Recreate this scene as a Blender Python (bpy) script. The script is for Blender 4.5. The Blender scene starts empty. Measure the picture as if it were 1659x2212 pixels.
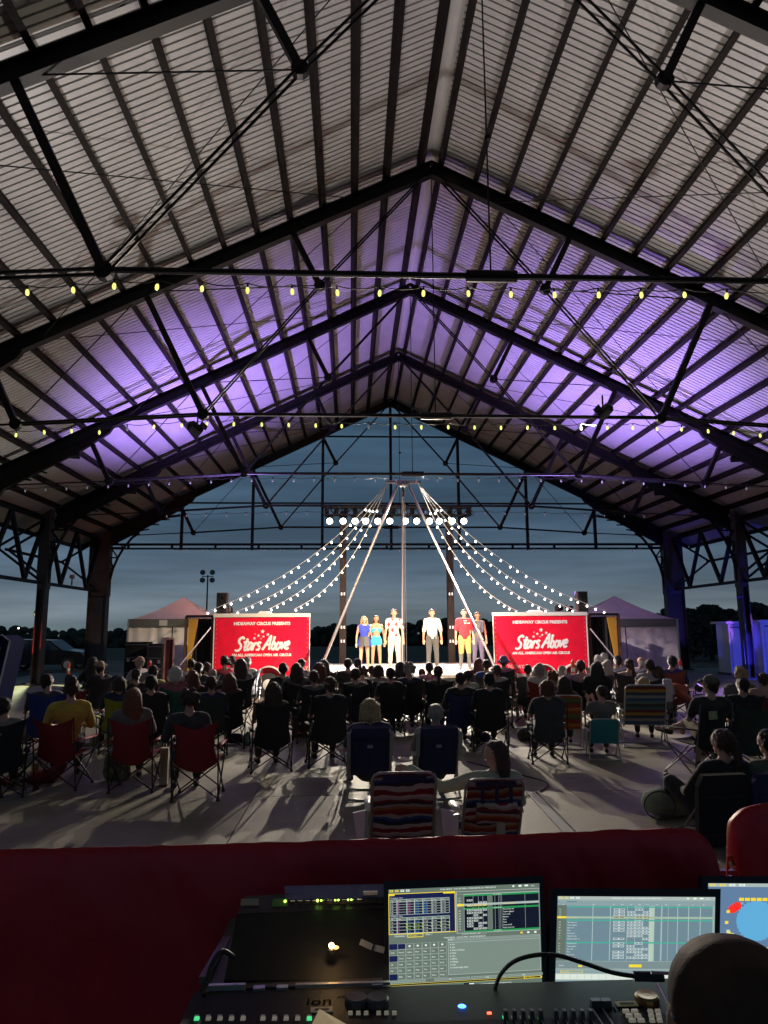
import bpy, math, random
import numpy as np
from mathutils import Vector, Matrix, Euler, noise
random.seed(7)
C = bpy.context.scene
COL = C.collection
# ------------------------------------------------------------------ camera
CAMZ = 2.0
PITCH, YAW, ROLL, FPX = 0.16205, 0.046867, 0.005848, 1540.0
cd = bpy.data.cameras.new('camera'); cam = bpy.data.objects.new('camera', cd); COL.objects.link(cam)
cd.sensor_fit = 'VERTICAL'; cd.sensor_height = 36.0; cd.lens = 36.0*FPX/2212.0
cd.clip_start = 0.05; cd.clip_end = 4000
cam.location = (0, 0, CAMZ)
cam.rotation_euler = (Matrix.Rotation(-YAW, 4, 'Z') @ Matrix.Rotation(math.pi/2+PITCH, 4, 'X') @ Matrix.Rotation(-ROLL, 4, 'Z')).to_euler()
C.camera = cam
# ------------------------------------------------------------------ dusk sky
W = bpy.data.worlds.new('World'); C.world = W; W.use_nodes = True
nt = W.node_tree; nt.nodes.clear()
def N(t, **k):
    n = nt.nodes.new(t)
    for a, b in k.items(): setattr(n, a, b)
    return n
wo = N('ShaderNodeOutputWorld'); bg = N('ShaderNodeBackground'); bg.inputs[1].default_value = 1.0
tc = N('ShaderNodeTexCoord'); sp = N('ShaderNodeSeparateXYZ'); nt.links.new(tc.outputs['Generated'], sp.inputs[0])
rp = N('ShaderNodeValToRGB'); el = rp.color_ramp.elements
el[0].position = 0.0; el[0].color = (.035, .045, .055, 1)
el[1].position = 0.5; el[1].color = (.120, .165, .185, 1)
for p, c in ((0.512, (.155, .198, .228, 1)), (0.535, (.096, .142, .192, 1)), (0.57, (.064, .112, .172, 1)), (0.63, (.050, .098, .155, 1)), (0.80, (.030, .068, .115, 1)), (1.0, (.010, .024, .050, 1))):
    e = el.new(p); e.color = c
mp = N('ShaderNodeMath', operation='MULTIPLY_ADD'); mp.inputs[1].default_value = .5; mp.inputs[2].default_value = .5
cm = N('ShaderNodeVectorMath', operation='MULTIPLY'); cm.inputs[1].default_value = (1.4, 1.4, 17)
nt.links.new(tc.outputs['Generated'], cm.inputs[0])
nz = N('ShaderNodeTexNoise'); nz.inputs['Scale'].default_value = 1.6; nz.inputs['Detail'].default_value = 5; nz.inputs['Roughness'].default_value = .55
nt.links.new(cm.outputs[0], nz.inputs['Vector'])
nt.links.new(sp.outputs[2], mp.inputs[0]); nt.links.new(mp.outputs[0], rp.inputs[0])
cr = N('ShaderNodeMapRange'); cr.inputs[1].default_value = .36; cr.inputs[2].default_value = .66; cr.inputs[3].default_value = .68; cr.inputs[4].default_value = 1.25
nt.links.new(nz.outputs[0], cr.inputs[0])
ax = N('ShaderNodeMapRange'); ax.inputs[1].default_value = -.6; ax.inputs[2].default_value = .6; ax.inputs[3].default_value = 1.15; ax.inputs[4].default_value = .86
nt.links.new(sp.outputs[0], ax.inputs[0])
mm = N('ShaderNodeMath', operation='MULTIPLY'); nt.links.new(cr.outputs[0], mm.inputs[0]); nt.links.new(ax.outputs[0], mm.inputs[1])
vm = N('ShaderNodeVectorMath', operation='SCALE'); nt.links.new(rp.outputs[0], vm.inputs[0]); nt.links.new(mm.outputs[0], vm.inputs['Scale'])
nt.links.new(vm.outputs[0], bg.inputs[0]); nt.links.new(bg.outputs[0], wo.inputs[0])
# ------------------------------------------------------------------ exposure / render
C.view_settings.view_transform = 'Standard'; C.view_settings.look = 'None'
C.view_settings.exposure = 0.0; C.view_settings.gamma = 1.0; C.view_settings.use_curve_mapping = False
C.render.engine = 'CYCLES'
C.cycles.use_denoising = True; C.cycles.max_bounces = 5; C.cycles.diffuse_bounces = 3; C.cycles.glossy_bounces = 2
C.cycles.sample_clamp_indirect = 3.0; C.cycles.caustics_reflective = False; C.cycles.caustics_refractive = False
C.cycles.use_light_tree = True
# ------------------------------------------------------------------ helpers: a pixel of the photograph at 1659 x 2212 to a point
def ray(px, py):
    u, v = px-829.5, 1106-py
    c, s = math.cos(ROLL), math.sin(ROLL); u, v = u*c+v*s, -u*s+v*c
    c, s = math.cos(PITCH), math.sin(PITCH); d, z = FPX*c-v*s, FPX*s+v*c
    c, s = math.cos(YAW), math.sin(YAW); return Vector((u*c+d*s, -u*s+d*c, z))
def atY(px, py, Y):
    r = ray(px, py); r = r*(Y/r.y); return Vector((r.x, r.y, r.z+CAMZ))
def atZ(px, py, Z):
    r = ray(px, py); r = r*((Z-CAMZ)/r.z); return Vector((r.x, r.y, r.z+CAMZ))
V = Vector
# ------------------------------------------------------------------ materials
MATS = {}
def mat(name, col, rough=.6, metal=0, emit=None, es=1.0, noise_amt=0, noise_scale=5, bump=0, bscale=40, spec=None, sheen=0, hidden_lamp=False):
    if name in MATS: return MATS[name]
    m = bpy.data.materials.new(name); m.use_nodes = True; t = m.node_tree; b = t.nodes['Principled BSDF']
    b.inputs['Base Color'].default_value = (*col, 1); b.inputs['Roughness'].default_value = rough; b.inputs['Metallic'].default_value = metal
    if spec is not None: b.inputs['Specular IOR Level'].default_value = spec
    if sheen: b.inputs['Sheen Weight'].default_value = sheen
    if emit: b.inputs['Emission Color'].default_value = (*emit, 1); b.inputs['Emission Strength'].default_value = es
    if hidden_lamp: m.cycles.emission_sampling = 'NONE'
    if noise_amt or bump: o = t.nodes.new('ShaderNodeTexCoord')
    if noise_amt:
        n = t.nodes.new('ShaderNodeTexNoise'); n.inputs['Scale'].default_value = noise_scale; n.inputs['Detail'].default_value = 6; n.inputs['Roughness'].default_value = .6
        t.links.new(o.outputs['Object'], n.inputs['Vector'])
        r = t.nodes.new('ShaderNodeMapRange'); r.inputs[1].default_value = .3; r.inputs[2].default_value = .7; r.inputs[3].default_value = 1-noise_amt; r.inputs[4].default_value = 1+noise_amt
        t.links.new(n.outputs[0], r.inputs[0])
        s = t.nodes.new('ShaderNodeVectorMath'); s.operation = 'SCALE'; s.inputs[0].default_value = col
        t.links.new(r.outputs[0], s.inputs['Scale']); t.links.new(s.outputs[0], b.inputs['Base Color'])
    if bump:
        n = t.nodes.new('ShaderNodeTexNoise'); n.inputs['Detail'].default_value = 4
        if isinstance(bscale, tuple):
            n.inputs['Scale'].default_value = 1; sv = t.nodes.new('ShaderNodeVectorMath'); sv.operation = 'MULTIPLY'; sv.inputs[1].default_value = bscale
            t.links.new(o.outputs['Object'], sv.inputs[0]); t.links.new(sv.outputs[0], n.inputs['Vector'])
        else: n.inputs['Scale'].default_value = bscale; t.links.new(o.outputs['Object'], n.inputs['Vector'])
        bu = t.nodes.new('ShaderNodeBump'); bu.inputs['Strength'].default_value = bump; bu.inputs['Distance'].default_value = .02
        t.links.new(n.outputs[0], bu.inputs['Height']); t.links.new(bu.outputs[0], b.inputs['Normal'])
    MATS[name] = m; return m
def stripes(name, cols, axis=2, scale=1.0, rough=.8, wob=.02):
    """bands of cloth colours along a local axis"""
    m = bpy.data.materials.new(name); m.use_nodes = True; t = m.node_tree; b = t.nodes['Principled BSDF']; b.inputs['Roughness'].default_value = rough
    o = t.nodes.new('ShaderNodeTexCoord'); s = t.nodes.new('ShaderNodeSeparateXYZ'); t.links.new(o.outputs['Object'], s.inputs[0])
    n = t.nodes.new('ShaderNodeTexNoise'); n.inputs['Scale'].default_value = 5; t.links.new(o.outputs['Object'], n.inputs['Vector'])
    a = t.nodes.new('ShaderNodeMath'); a.operation = 'MULTIPLY_ADD'; a.inputs[1].default_value = wob; t.links.new(n.outputs[0], a.inputs[0]); t.links.new(s.outputs[axis], a.inputs[2])
    k = t.nodes.new('ShaderNodeMath'); k.operation = 'MULTIPLY'; k.inputs[1].default_value = scale; t.links.new(a.outputs[0], k.inputs[0])
    f = t.nodes.new('ShaderNodeMath'); f.operation = 'FRACT'; t.links.new(k.outputs[0], f.inputs[0])
    r = t.nodes.new('ShaderNodeValToRGB'); r.color_ramp.interpolation = 'CONSTANT'; e = r.color_ramp.elements
    e[0].color = (*cols[0], 1); e[1].position = 1/len(cols); e[1].color = (*cols[1], 1)
    for i in range(2, len(cols)): q = e.new(i/len(cols)); q.color = (*cols[i], 1)
    t.links.new(f.outputs[0], r.inputs[0]); t.links.new(r.outputs[0], b.inputs['Base Color']); MATS[name] = m; return m
STEEL = mat('painted_steel', (.008, .007, .008), .5, noise_amt=.3, noise_scale=3, spec=.25)
PURL = mat('galvanised_purlin', (.014, .010, .010), .7, .0, noise_amt=.45, noise_scale=2.5, spec=.12)
DECK = mat('white_roof_sheet', (.54, .535, .53), .38, .0, noise_amt=.09, noise_scale=1.3)
CONC = mat('trowelled_concrete', (.25, .225, .172), .62, noise_amt=.30, noise_scale=.9, bump=.25, bscale=60)
BLACK = mat('black_metal', (.012, .012, .013), .4)
BLKP = mat('black_plastic', (.012, .012, .013), .6, spec=.25, bump=.1, bscale=200)
CLOTHK = mat('black_cloth', (.012, .012, .014), .9, bump=.2, bscale=90)
ALU = mat('aluminium', (.55, .55, .53), .35, .8)
WHITEP = mat('white_plastic', (.7, .7, .68), .4)
CHROME = mat('bright_tube', (.6, .6, .62), .3, .9)
# ------------------------------------------------------------------ mesh builder
class MB:
    def __init__(s): s.v = []; s.f = []; s.mi = []; s.cur = 0
    def add(s, vs, fs):
        k = len(s.v); s.v += [tuple(x) for x in vs]; s.f += [tuple(i+k for i in f) for f in fs]; s.mi += [s.cur]*len(fs); return s
    def box(s, c, d, rot=None, taper=1.0):
        x, y, z = d[0]/2, d[1]/2, d[2]/2
        vs = [V((a*x*(taper if e > 0 else 1), b*y*(taper if e > 0 else 1), e*z)) for e in (-1, 1) for a, b in ((-1, -1), (1, -1), (1, 1), (-1, 1))]
        if rot is not None: vs = [rot @ q for q in vs]
        c = V(c); return s.add([q+c for q in vs], [(3, 2, 1, 0), (4, 5, 6, 7), (0, 1, 5, 4), (1, 2, 6, 5), (2, 3, 7, 6), (3, 0, 4, 7)])
    def bar(s, p, q, w, h, up=(0, 0, 1)):
        """rectangular bar from p to q: w wide across, h deep along up"""
        p, q = V(p), V(q); d = (q-p).normalized(); u = V(up); sd = d.cross(u)
        if sd.length < 1e-4: sd = d.cross(V((0, 1, 0)))
        sd.normalize(); u = sd.cross(d).normalized(); a, b = sd*w/2, u*h/2
        vs = [p-a-b, p+a-b, p+a+b, p-a+b, q-a-b, q+a-b, q+a+b, q-a+b]
        return s.add(vs, [(0, 1, 2, 3), (7, 6, 5, 4), (0, 4, 5, 1), (1, 5, 6, 2), (2, 6, 7, 3), (3, 7, 4, 0)])
    def tube(s, p, q, r, n=8, r2=None, cap=True):
        return s.path([p, q], r, n, r2, cap)
    def path(s, pts, r, n=8, r2=None, cap=True, flat=None, closed=False):
        pts = [V(p) for p in pts]; m = len(pts); k = len(s.v); r2 = r if r2 is None else r2
        ref = None; vs = []
        for i, p in enumerate(pts):
            if closed: d = pts[(i+1) % m]-pts[i-1]
            else: d = pts[min(i+1, m-1)]-pts[max(i-1, 0)]
            d.normalize()
            if ref is None: ref = d.orthogonal()
            ref = (ref-d*ref.dot(d)).normalized(); o = d.cross(ref); rr = r+(r2-r)*i/max(1, m-1)
            for j in range(n):
                a = 2*math.pi*j/n; w = (ref*math.cos(a)+o*math.sin(a))*rr
                if flat is not None: w[flat] *= .15
                vs.append(p+w)
        fs = []
        for i in range(m if closed else m-1):
            i2 = (i+1) % m
            for j in range(n): fs.append((i*n+j, i*n+(j+1) % n, i2*n+(j+1) % n, i2*n+j))
        if cap and not closed: fs += [tuple(range(n))[::-1], tuple((m-1)*n+j for j in range(n))]
        return s.add(vs, fs)
    def ball(s, c, r, n=8, m=6, sc=(1, 1, 1)):
        c = V(c); vs = [c+V((0, 0, -r*sc[2]))]
        for i in range(1, m):
            t = math.pi*i/m
            for j in range(n):
                a = 2*math.pi*j/n; vs.append(c+V((r*sc[0]*math.sin(t)*math.cos(a), r*sc[1]*math.sin(t)*math.sin(a), -r*sc[2]*math.cos(t))))
        vs.append(c+V((0, 0, r*sc[2]))); fs = [(0, 1+(j+1) % n, 1+j) for j in range(n)]
        for i in range(m-2):
            for j in range(n): a = 1+i*n; fs.append((a+j, a+(j+1) % n, a+n+(j+1) % n, a+n+j))
        a = 1+(m-2)*n; fs += [(a+j, a+(j+1) % n, len(vs)-1) for j in range(n)]
        return s.add(vs, fs)
    def lathe(s, c, prof, n=14, axis='Z'):
        c = V(c); vs = []
        for r, z in prof:
            for j in range(n):
                a = 2*math.pi*j/n; q = V((r*math.cos(a), r*math.sin(a), z))
                if axis == 'Y': q = V((q.x, q.z, q.y))
                vs.append(c+q)
        fs = [(i*n+j, i*n+(j+1) % n, (i+1)*n+(j+1) % n, (i+1)*n+j) for i in range(len(prof)-1) for j in range(n)]
        fs += [tuple(range(n))[::-1], tuple((len(prof)-1)*n+j for j in range(n))]
        return s.add(vs, fs)
    def prism(s, pts, a, b, axis=1):
        """polygon pts (2-D) swept from a to b along axis"""
        n = len(pts)
        def P(p, w): return (w, p[0], p[1]) if axis == 0 else (p[0], w, p[1]) if axis == 1 else (p[0], p[1], w)
        return s.add([P(p, a) for p in pts]+[P(p, b) for p in pts], [tuple(range(n)), tuple(range(n, 2*n))[::-1]]+[(i, i+n, (i+1) % n+n, (i+1) % n) for i in range(n)])
    def quad(s, a, b, c, d): return s.add([a, b, c, d], [(0, 1, 2, 3)])
    def mesh(s, name, mats, smooth=False):
        me = bpy.data.meshes.new(name); me.from_pydata(s.v, [], s.f)
        for m in (mats if isinstance(mats, (list, tuple)) else [mats]): me.materials.append(m)
        if isinstance(mats, (list, tuple)): me.polygons.foreach_set('material_index', s.mi)
        if smooth: me.polygons.foreach_set('use_smooth', [True]*len(s.f))
        me.update(); return me
    def build(s, name, mats, parent=None, smooth=False):
        return link(name, s.mesh(name, mats, smooth), parent)
def link(name, me, parent=None, loc=None, rz=0.0):
    o = bpy.data.objects.new(name, me); COL.objects.link(o)
    if parent is not None: o.parent = parent
    if loc is not None: o.location = loc
    if rz: o.rotation_euler = (0, 0, rz)
    return o
def tag(o, label, cat, group=None, kind=None):
    o['label'] = label; o['category'] = cat
    if group: o['group'] = group
    if kind: o['kind'] = kind
    return o
def setting(o, kind='structure'): o['kind'] = kind; return o
def empty(name, loc=(0, 0, 0), rz=0, parent=None):
    o = bpy.data.objects.new(name, None); COL.objects.link(o); o.location = loc; o.rotation_euler = (0, 0, rz); o.empty_display_size = .1
    if parent is not None: o.parent = parent
    return o
def thing(name, label, cat, loc=(0, 0, 0), rz=0, group=None): return tag(empty(name, loc, rz), label, cat, group)
def smoothpts(pts, k=5):
    pts = [V(p) for p in pts]; out = []
    for i in range(len(pts)-1):
        a, b, c, d = pts[max(i-1, 0)], pts[i], pts[i+1], pts[min(i+2, len(pts)-1)]
        for j in range(k):
            t = j/k; out.append(.5*((2*b)+(c-a)*t+(2*a-5*b+4*c-d)*t*t+(3*b-a-3*c+d)*t**3))
    return out+[pts[-1]]
_tx = {}
WORK = bpy.data.scenes.new('workbench')          # empty scene in which single shapes are worked out quickly; removed at the end
def evaluated(data, setup=None):
    o = bpy.data.objects.new('work', data); WORK.collection.objects.link(o)
    if setup: setup(o)
    vl = WORK.view_layers[0]; vl.update(); dg = vl.depsgraph
    me = bpy.data.meshes.new_from_object(o.evaluated_get(dg)); bpy.data.objects.remove(o); return me
def text_mesh(s, size, thick=.004, shear=0, bold=0, align='CENTER'):
    key = (s, size, thick, shear, bold, align)
    if key in _tx: return _tx[key]
    cu = bpy.data.curves.new('t', 'FONT'); cu.body = s; cu.size = size; cu.align_x = align; cu.shear = shear; cu.extrude = thick/2; cu.offset = bold; cu.resolution_u = 2
    me = evaluated(cu); bpy.data.curves.remove(cu); _tx[key] = me; return me
def text_into(mb, s, size, fn, thick=.004, **k):
    """adds lettering to a builder; fn maps the flat letter point (x, y, z) to the place"""
    me = text_mesh(s, size, thick, **k); mb.add([fn(v.co) for v in me.vertices], [tuple(p.vertices) for p in me.polygons])
def spot(name, loc, to, energy, col, angle=60, blend=.5, r=.08, parent=None):
    l = bpy.data.lights.new(name, 'SPOT'); l.energy = energy; l.color = col; l.spot_size = math.radians(angle); l.spot_blend = blend; l.shadow_soft_size = r
    o = bpy.data.objects.new(name, l); COL.objects.link(o); d = V(to)-V(loc)
    o.rotation_euler = d.to_track_quat('-Z', 'Y').to_euler(); o.location = loc
    if parent is not None: o.parent = parent
    return o
def point(name, loc, energy, col, r=.05, parent=None):
    l = bpy.data.lights.new(name, 'POINT'); l.energy = energy; l.color = col; l.shadow_soft_size = r
    o = bpy.data.objects.new(name, l); COL.objects.link(o); o.location = loc
    if parent is not None: o.parent = parent
    return o
# ================================================================== GROUND, WATER, TREES BEYOND
XC = 1.93                                   # middle of the pavilion
def ground():
    lawn = mat('night_lawn', (.055, .065, .030), .95, noise_amt=.45, noise_scale=.6)
    b = MB(); b.box((0, 25, -.25), (400, 130, .2)); g = setting(b.build('ground', lawn))
    ROAD = mat('worn_asphalt', (.10, .10, .095), .85, noise_amt=.25, noise_scale=.5)
    b = MB(); b.box((-24, 45, -.145), (50, 14, .03)); setting(b.build('road', ROAD))
    b = MB(); b.box((24, 44, -.145), (40, 10, .03)); setting(b.build('road', ROAD))
    wm = mat('calm_bay_water', (.02, .035, .045), .12, noise_amt=.1, bump=.15, bscale=.8)
    b = MB(); b.box((0, 1290, -1.5), (3600, 2400, .1)); setting(b.build('water', wm))
    # floor of the pavilion cast in bays with sawn joints between
    f = MB(); f.box((XC, 13.5, -.13), (34, 45, .1)); fl = setting(f.build('pavilion_floor', mat('joint_base', (.05, .045, .04), .9)))  # dark base colour that shows in the joints
    ys = [-8, -2.9, 3.15, 9.14, 15.68, 21.88, 27.74, 35.4]; xs = [XC+d for d in (-16.4, -9.4, -3.1, 3.1, 9.4, 16.4)]
    for i in range(len(ys)-1):
        for j in range(len(xs)-1):
            s = MB(); s.box(((xs[j]+xs[j+1])/2, (ys[i]+ys[i+1])/2, -.04), (xs[j+1]-xs[j]-.012, ys[i+1]-ys[i]-.012, .08)); s.build('concrete_slab', CONC, fl)
ground()
def treeline():
    leaf = mat('far_foliage', (.045, .055, .035), .95, noise_amt=.4, noise_scale=.3)
    b = MB(); random.seed(3)
    # far shore, low wood that reads as one mass
    for i in range(2600):
        x = random.uniform(-170, 210); y = random.uniform(139, 152)
        h = 3.6+1.5*noise.noise(V((x*.03, 1, 0)))+.9*noise.noise(V((x*.13, 4, 0)))+(1.6 if 70 < x < 150 else 0)
        z = -1.2+random.random()*h; r = random.uniform(.35, 1.0)
        b.ball((x, y, z), r, 6, 4, (1.3, 1, .9+random.random()*.3))
    setting(b.build('far_treeline', leaf), 'stuff')
    b = MB()
    b.box((20, 170, -1.0), (420, 40, 3.0)); setting(b.build('far_shore_hill', leaf))
treeline()
def big_tree(x, y, h, label, seed):
    random.seed(seed); t = thing('bank_tree', label, 'tree', (x, y, -.15), group='trees on the bank to the right')
    b = MB(); b.path([(0, 0, 0), (.1, 0, h*.3), (0, .1, h*.6)], .16, 7, .07)
    for k in range(5):
        a = k*1.3; b.tube((0, 0, h*(.25+.06*k)), (math.cos(a)*h*.25, math.sin(a)*h*.2, h*(.5+.05*k)), .06, 5, .02)
    b.build('trunk', mat('bark', (.05, .04, .03), .9), t)
    b = MB(); vs = []; fs = []
    for k in range(2600):
        u = random.random(); a = random.uniform(0, 6.28); z = h*(.12+.88*u**.8); rr = h*.42*math.sin(min(1, (1-u)*1.15+.12)*math.pi*.62)*math.sqrt(random.random())
        c = V((math.cos(a)*rr, math.sin(a)*rr, z))+V((noise.noise(V((a, u*4, seed))), noise.noise(V((u*5, a, seed+5))), 0))*h*.13
        d = V((random.gauss(0, 1), random.gauss(0, 1), random.gauss(0, .7))).normalized()*random.uniform(.10, .2); e = d.orthogonal()*.8
        b.add([c-d, c+e, c+d, c-e], [(0, 1, 2, 3)])
    o = b.build('crown', mat('bank_leaves', (.035, .05, .025), .9), t)
for i, (px, py, Y, h, lab) in enumerate((
    (1495, 1440, 44, 3.2, 'dark bushy tree between the thick black column and the cabinets'),
    (1540, 1440, 46, 3.5, 'taller dark tree just left of the purple lit cabinet'),
    (1580, 1440, 50, 3.3, 'low dark tree showing above the purple lit cabinet'),
    (1640, 1440, 48, 3.7, 'dark tree at the far right above the blue lit cabinet'),
    (1450, 1440, 52, 3.4, 'dark tree behind the right end of the purple tent'))):
    p = atY(px, py, Y); big_tree(p.x, Y, h, lab, 20+i)
# ================================================================== THE PAVILION
FY = [3.15, 9.14, 15.68, 21.88, 27.74, 33.8]          # frames
SL = .49; HR = 13.0                                    # slope, ridge height of the rafter axis
def rz(d): return HR-SL*abs(d)
EH = 13.6                                              # half span at the columns
pav = thing('open_pavilion', 'long open steel pavilion roof with white ribbed sheets over the whole audience', 'building')
cs = 1/math.sqrt(1+SL*SL)
def deck():
    ex = EH+1.5
    ys0 = -3.0; bounds = [-3.0]+FY+[35.0]
    step = .1525
    for i in range(len(bounds)-1):
        a, b_ = bounds[i], bounds[i+1]
        for sd in (-1, 1):
            prof = []; y = a
            while y < b_-.001:
                y2 = min(y+step, b_)
                prof += [(y, 0), (y2-.040, 0), (y2-.037, .062), (y2-.003, .062)]; y = y2
            prof.append((b_-.003, 0))
            # sheets are lapped down the slope
            laps = [0.0, 5.2, 10.3, ex]; m = MB()
            for k in range(3):
                d0, d1 = laps[k], laps[k+1]+(.0 if k == 2 else .08); off = .006*(2-k)
                vs = []
                for (yy, h) in prof:
                    for d in (d0, d1): vs.append((XC+sd*d, yy, rz(d)+.44+h+off))
                n = len(prof); m.add(vs, [(2*q, 2*q+1, 2*q+3, 2*q+2) if sd > 0 else (2*q+2, 2*q+3, 2*q+1, 2*q) for q in range(n-1)])
            m.build('roof_sheet', DECK, pav)
    # outer skin so that the roof has thickness and keeps out the sky
    for sd in (-1, 1):
        m = MB(); vs = [(XC, -3, HR+.56), (XC+sd*ex, -3, rz(ex)+.56), (XC+sd*ex, 35, rz(ex)+.56), (XC, 35, HR+.56)]; m.add(vs, [(0, 1, 2, 3)]); m.build('roof_skin', STEEL, pav)
    m = MB()
    for sd in (-1, 1):
        q = V((XC+sd*.17, 0, rz(.17)+.41)); m.add([(XC, -3, HR+.40), (XC+sd*.17, -3, rz(.17)+.415), (XC+sd*.17, 35, rz(.17)+.415), (XC, 35, HR+.40)], [(0, 1, 2, 3)])
    m.build('ridge_flashing', DECK, pav)
    # purlins, one per bay
    pos = [.25]+[.33+.765*k for k in range(1, 19)]
    for i in range(len(bounds)-1):
        L = bounds[i+1]-bounds[i]-.012
        me = MB().box((0, 0, 0), (.105, L, .20), Matrix.Rotation(math.atan(SL), 3, 'Y')).mesh('purlin', PURL); me2 = MB().box((0, 0, 0), (.105, L, .20), Matrix.Rotation(-math.atan(SL), 3, 'Y')).mesh('purlin', PURL)
        for d in pos:
            if d > EH+1.3: continue
            for sd in (-1, 1):
                o = link('purlin', me if sd > 0 else me2, pav, (XC+sd*d, (bounds[i]+bounds[i+1])/2, rz(d)+.30))
    # rake trim at the far gable, eave gutters
    m = MB()
    for sd in (-1, 1): m.bar((XC, 35.05, HR+.42), (XC+sd*ex, 35.05, rz(ex)+.42), .06, .34, (0, 0, 1))
    m.build('rake_trim', STEEL, pav)
    for sd in (-1, 1): MB().box((XC+sd*(ex+.06), 16, rz(ex)+.40), (.12, 38, .22)).build('eave_gutter', STEEL, pav)
deck()
U, L_, O_ = (2.673, 9.943), (5.266, 6.785), (9.377, 6.529)
def foot(node, k):        # where the strut from a node meets the rafter: strut leans outward, square to the rafter
    x, z = node; t = (rz(x)-z)/(1+SL*SL); return (x+SL*t*k, rz(x+SL*t*k))
R1, R2, R3 = foot(U, 1), foot(L_, 1), foot(O_, 1)
def frame(Y, last=False):
    fr = empty('truss', (0, 0, 0), 0, pav)
    def P(n, sd, dy=0): return V((XC+sd*n[0], Y+dy, n[1]))
    AP = (0, HR)
    for sd in (-1, 1):
        # I-section rafter, deeper at the haunch
        m = MB(); e = (EH-.3, rz(EH-.3)); h = .36
        for dz in (-.17, .17): m.bar((XC, Y, HR+dz), (XC+sd*e[0], Y, e[1]+dz), .2, .03)
        m.bar((XC, Y, HR), (XC+sd*e[0], Y, e[1]), .05, .33); m.build('rafter', STEEL, fr)
        a, b_ = EH-4.3, EH-.3; m = MB()
        m.prism([(XC+sd*a, rz(a)-.16), (XC+sd*b_, rz(b_)-.16), (XC+sd*b_, rz(b_)-.66), (XC+sd*(a+1.0), rz(a+1.0)-.50), (XC+sd*(a+.15), rz(a)-.40)], Y-.07, Y+.07)
        m.build('haunch', STEEL, fr)
        for n, R in ((U, R1), (L_, R2), (O_, R3)):
            MB().bar(P(n, sd), P(R, sd), .13, .13, (0, 1, 0)).build('strut', STEEL, fr)
            g = MB(); g.lathe(P(n, sd, -.06), [(.13, 0), (.13, .12)], 10, 'Y'); g.ball(P(n, sd), .1, 8, 6); g.build('node_plate', STEEL, fr)
        def rod(a, c, r, dbl=False):
            m = MB()
            for dy in ((-.075, .075) if dbl else (0,)): m.tube(P(a, sd, dy), P(c, sd, dy), r, 6)
            m.build('tie_rod', STEEL, fr)
        rod(AP, U, .022, True); rod(U, L_, .022, True); rod(U, R2, .015); rod(L_, O_, .028, True); rod(O_, R2, .014); rod(O_, (EH-.3, 6.35), .024)
    m = MB(); m.tube((XC-L_[0], Y-.04, L_[1]), (XC+L_[0], Y-.04, L_[1]), .045, 8); m.tube((XC-.35, Y-.04, L_[1]), (XC+.35, Y-.04, L_[1]), .085, 10)
    m.build('bottom_tie', STEEL, fr)
    if not last:
        MB().tube((XC, Y, HR-.2), (XC, Y, L_[1]), .012, 6).build('hanger_rod', STEEL, fr)
        MB().ball((XC+.02, Y, 8.95), .05, 6, 4).build('turnbuckle', STEEL, fr)
    return fr
for i, Y in enumerate(FY): frame(Y, i == 5)
# gable lattice at the far end
def gable():
    g = empty('gable_frame', (0, 0, 0), 0, pav); Y = 33.92
    for d in (-9.95, -6.62, -3.3, 0, 3.3, 6.62, 9.95):
        MB().bar((XC+d, Y, 5.72), (XC+d, Y, rz(d)-.15), .13, .13, (0, 1, 0)).build('gable_post', STEEL, g)
    for z in (11.3, 9.42, 7.98):
        d = (HR-z)/SL-.3; MB().bar((XC-d, Y+.02, z), (XC+d, Y+.02, z), .06, .075).build('gable_girt', STEEL, g)
    MB().bar((XC-EH+.2, Y, 5.98), (XC+EH-.2, Y, 5.98), .16, .10).build('gable_chord', STEEL, g)
    MB().bar((XC-EH+.2, Y, 5.78), (XC+EH-.2, Y, 5.78), .16, .07).build('gable_chord', STEEL, g)
    for k in range(13):
        x = XC-EH+1.2+k*2.03; MB().bar((x, Y, 5.80), (x, Y, 5.96), .1, .1, (0, 1, 0)).build('chord_packer', STEEL, g)
gable()
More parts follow.
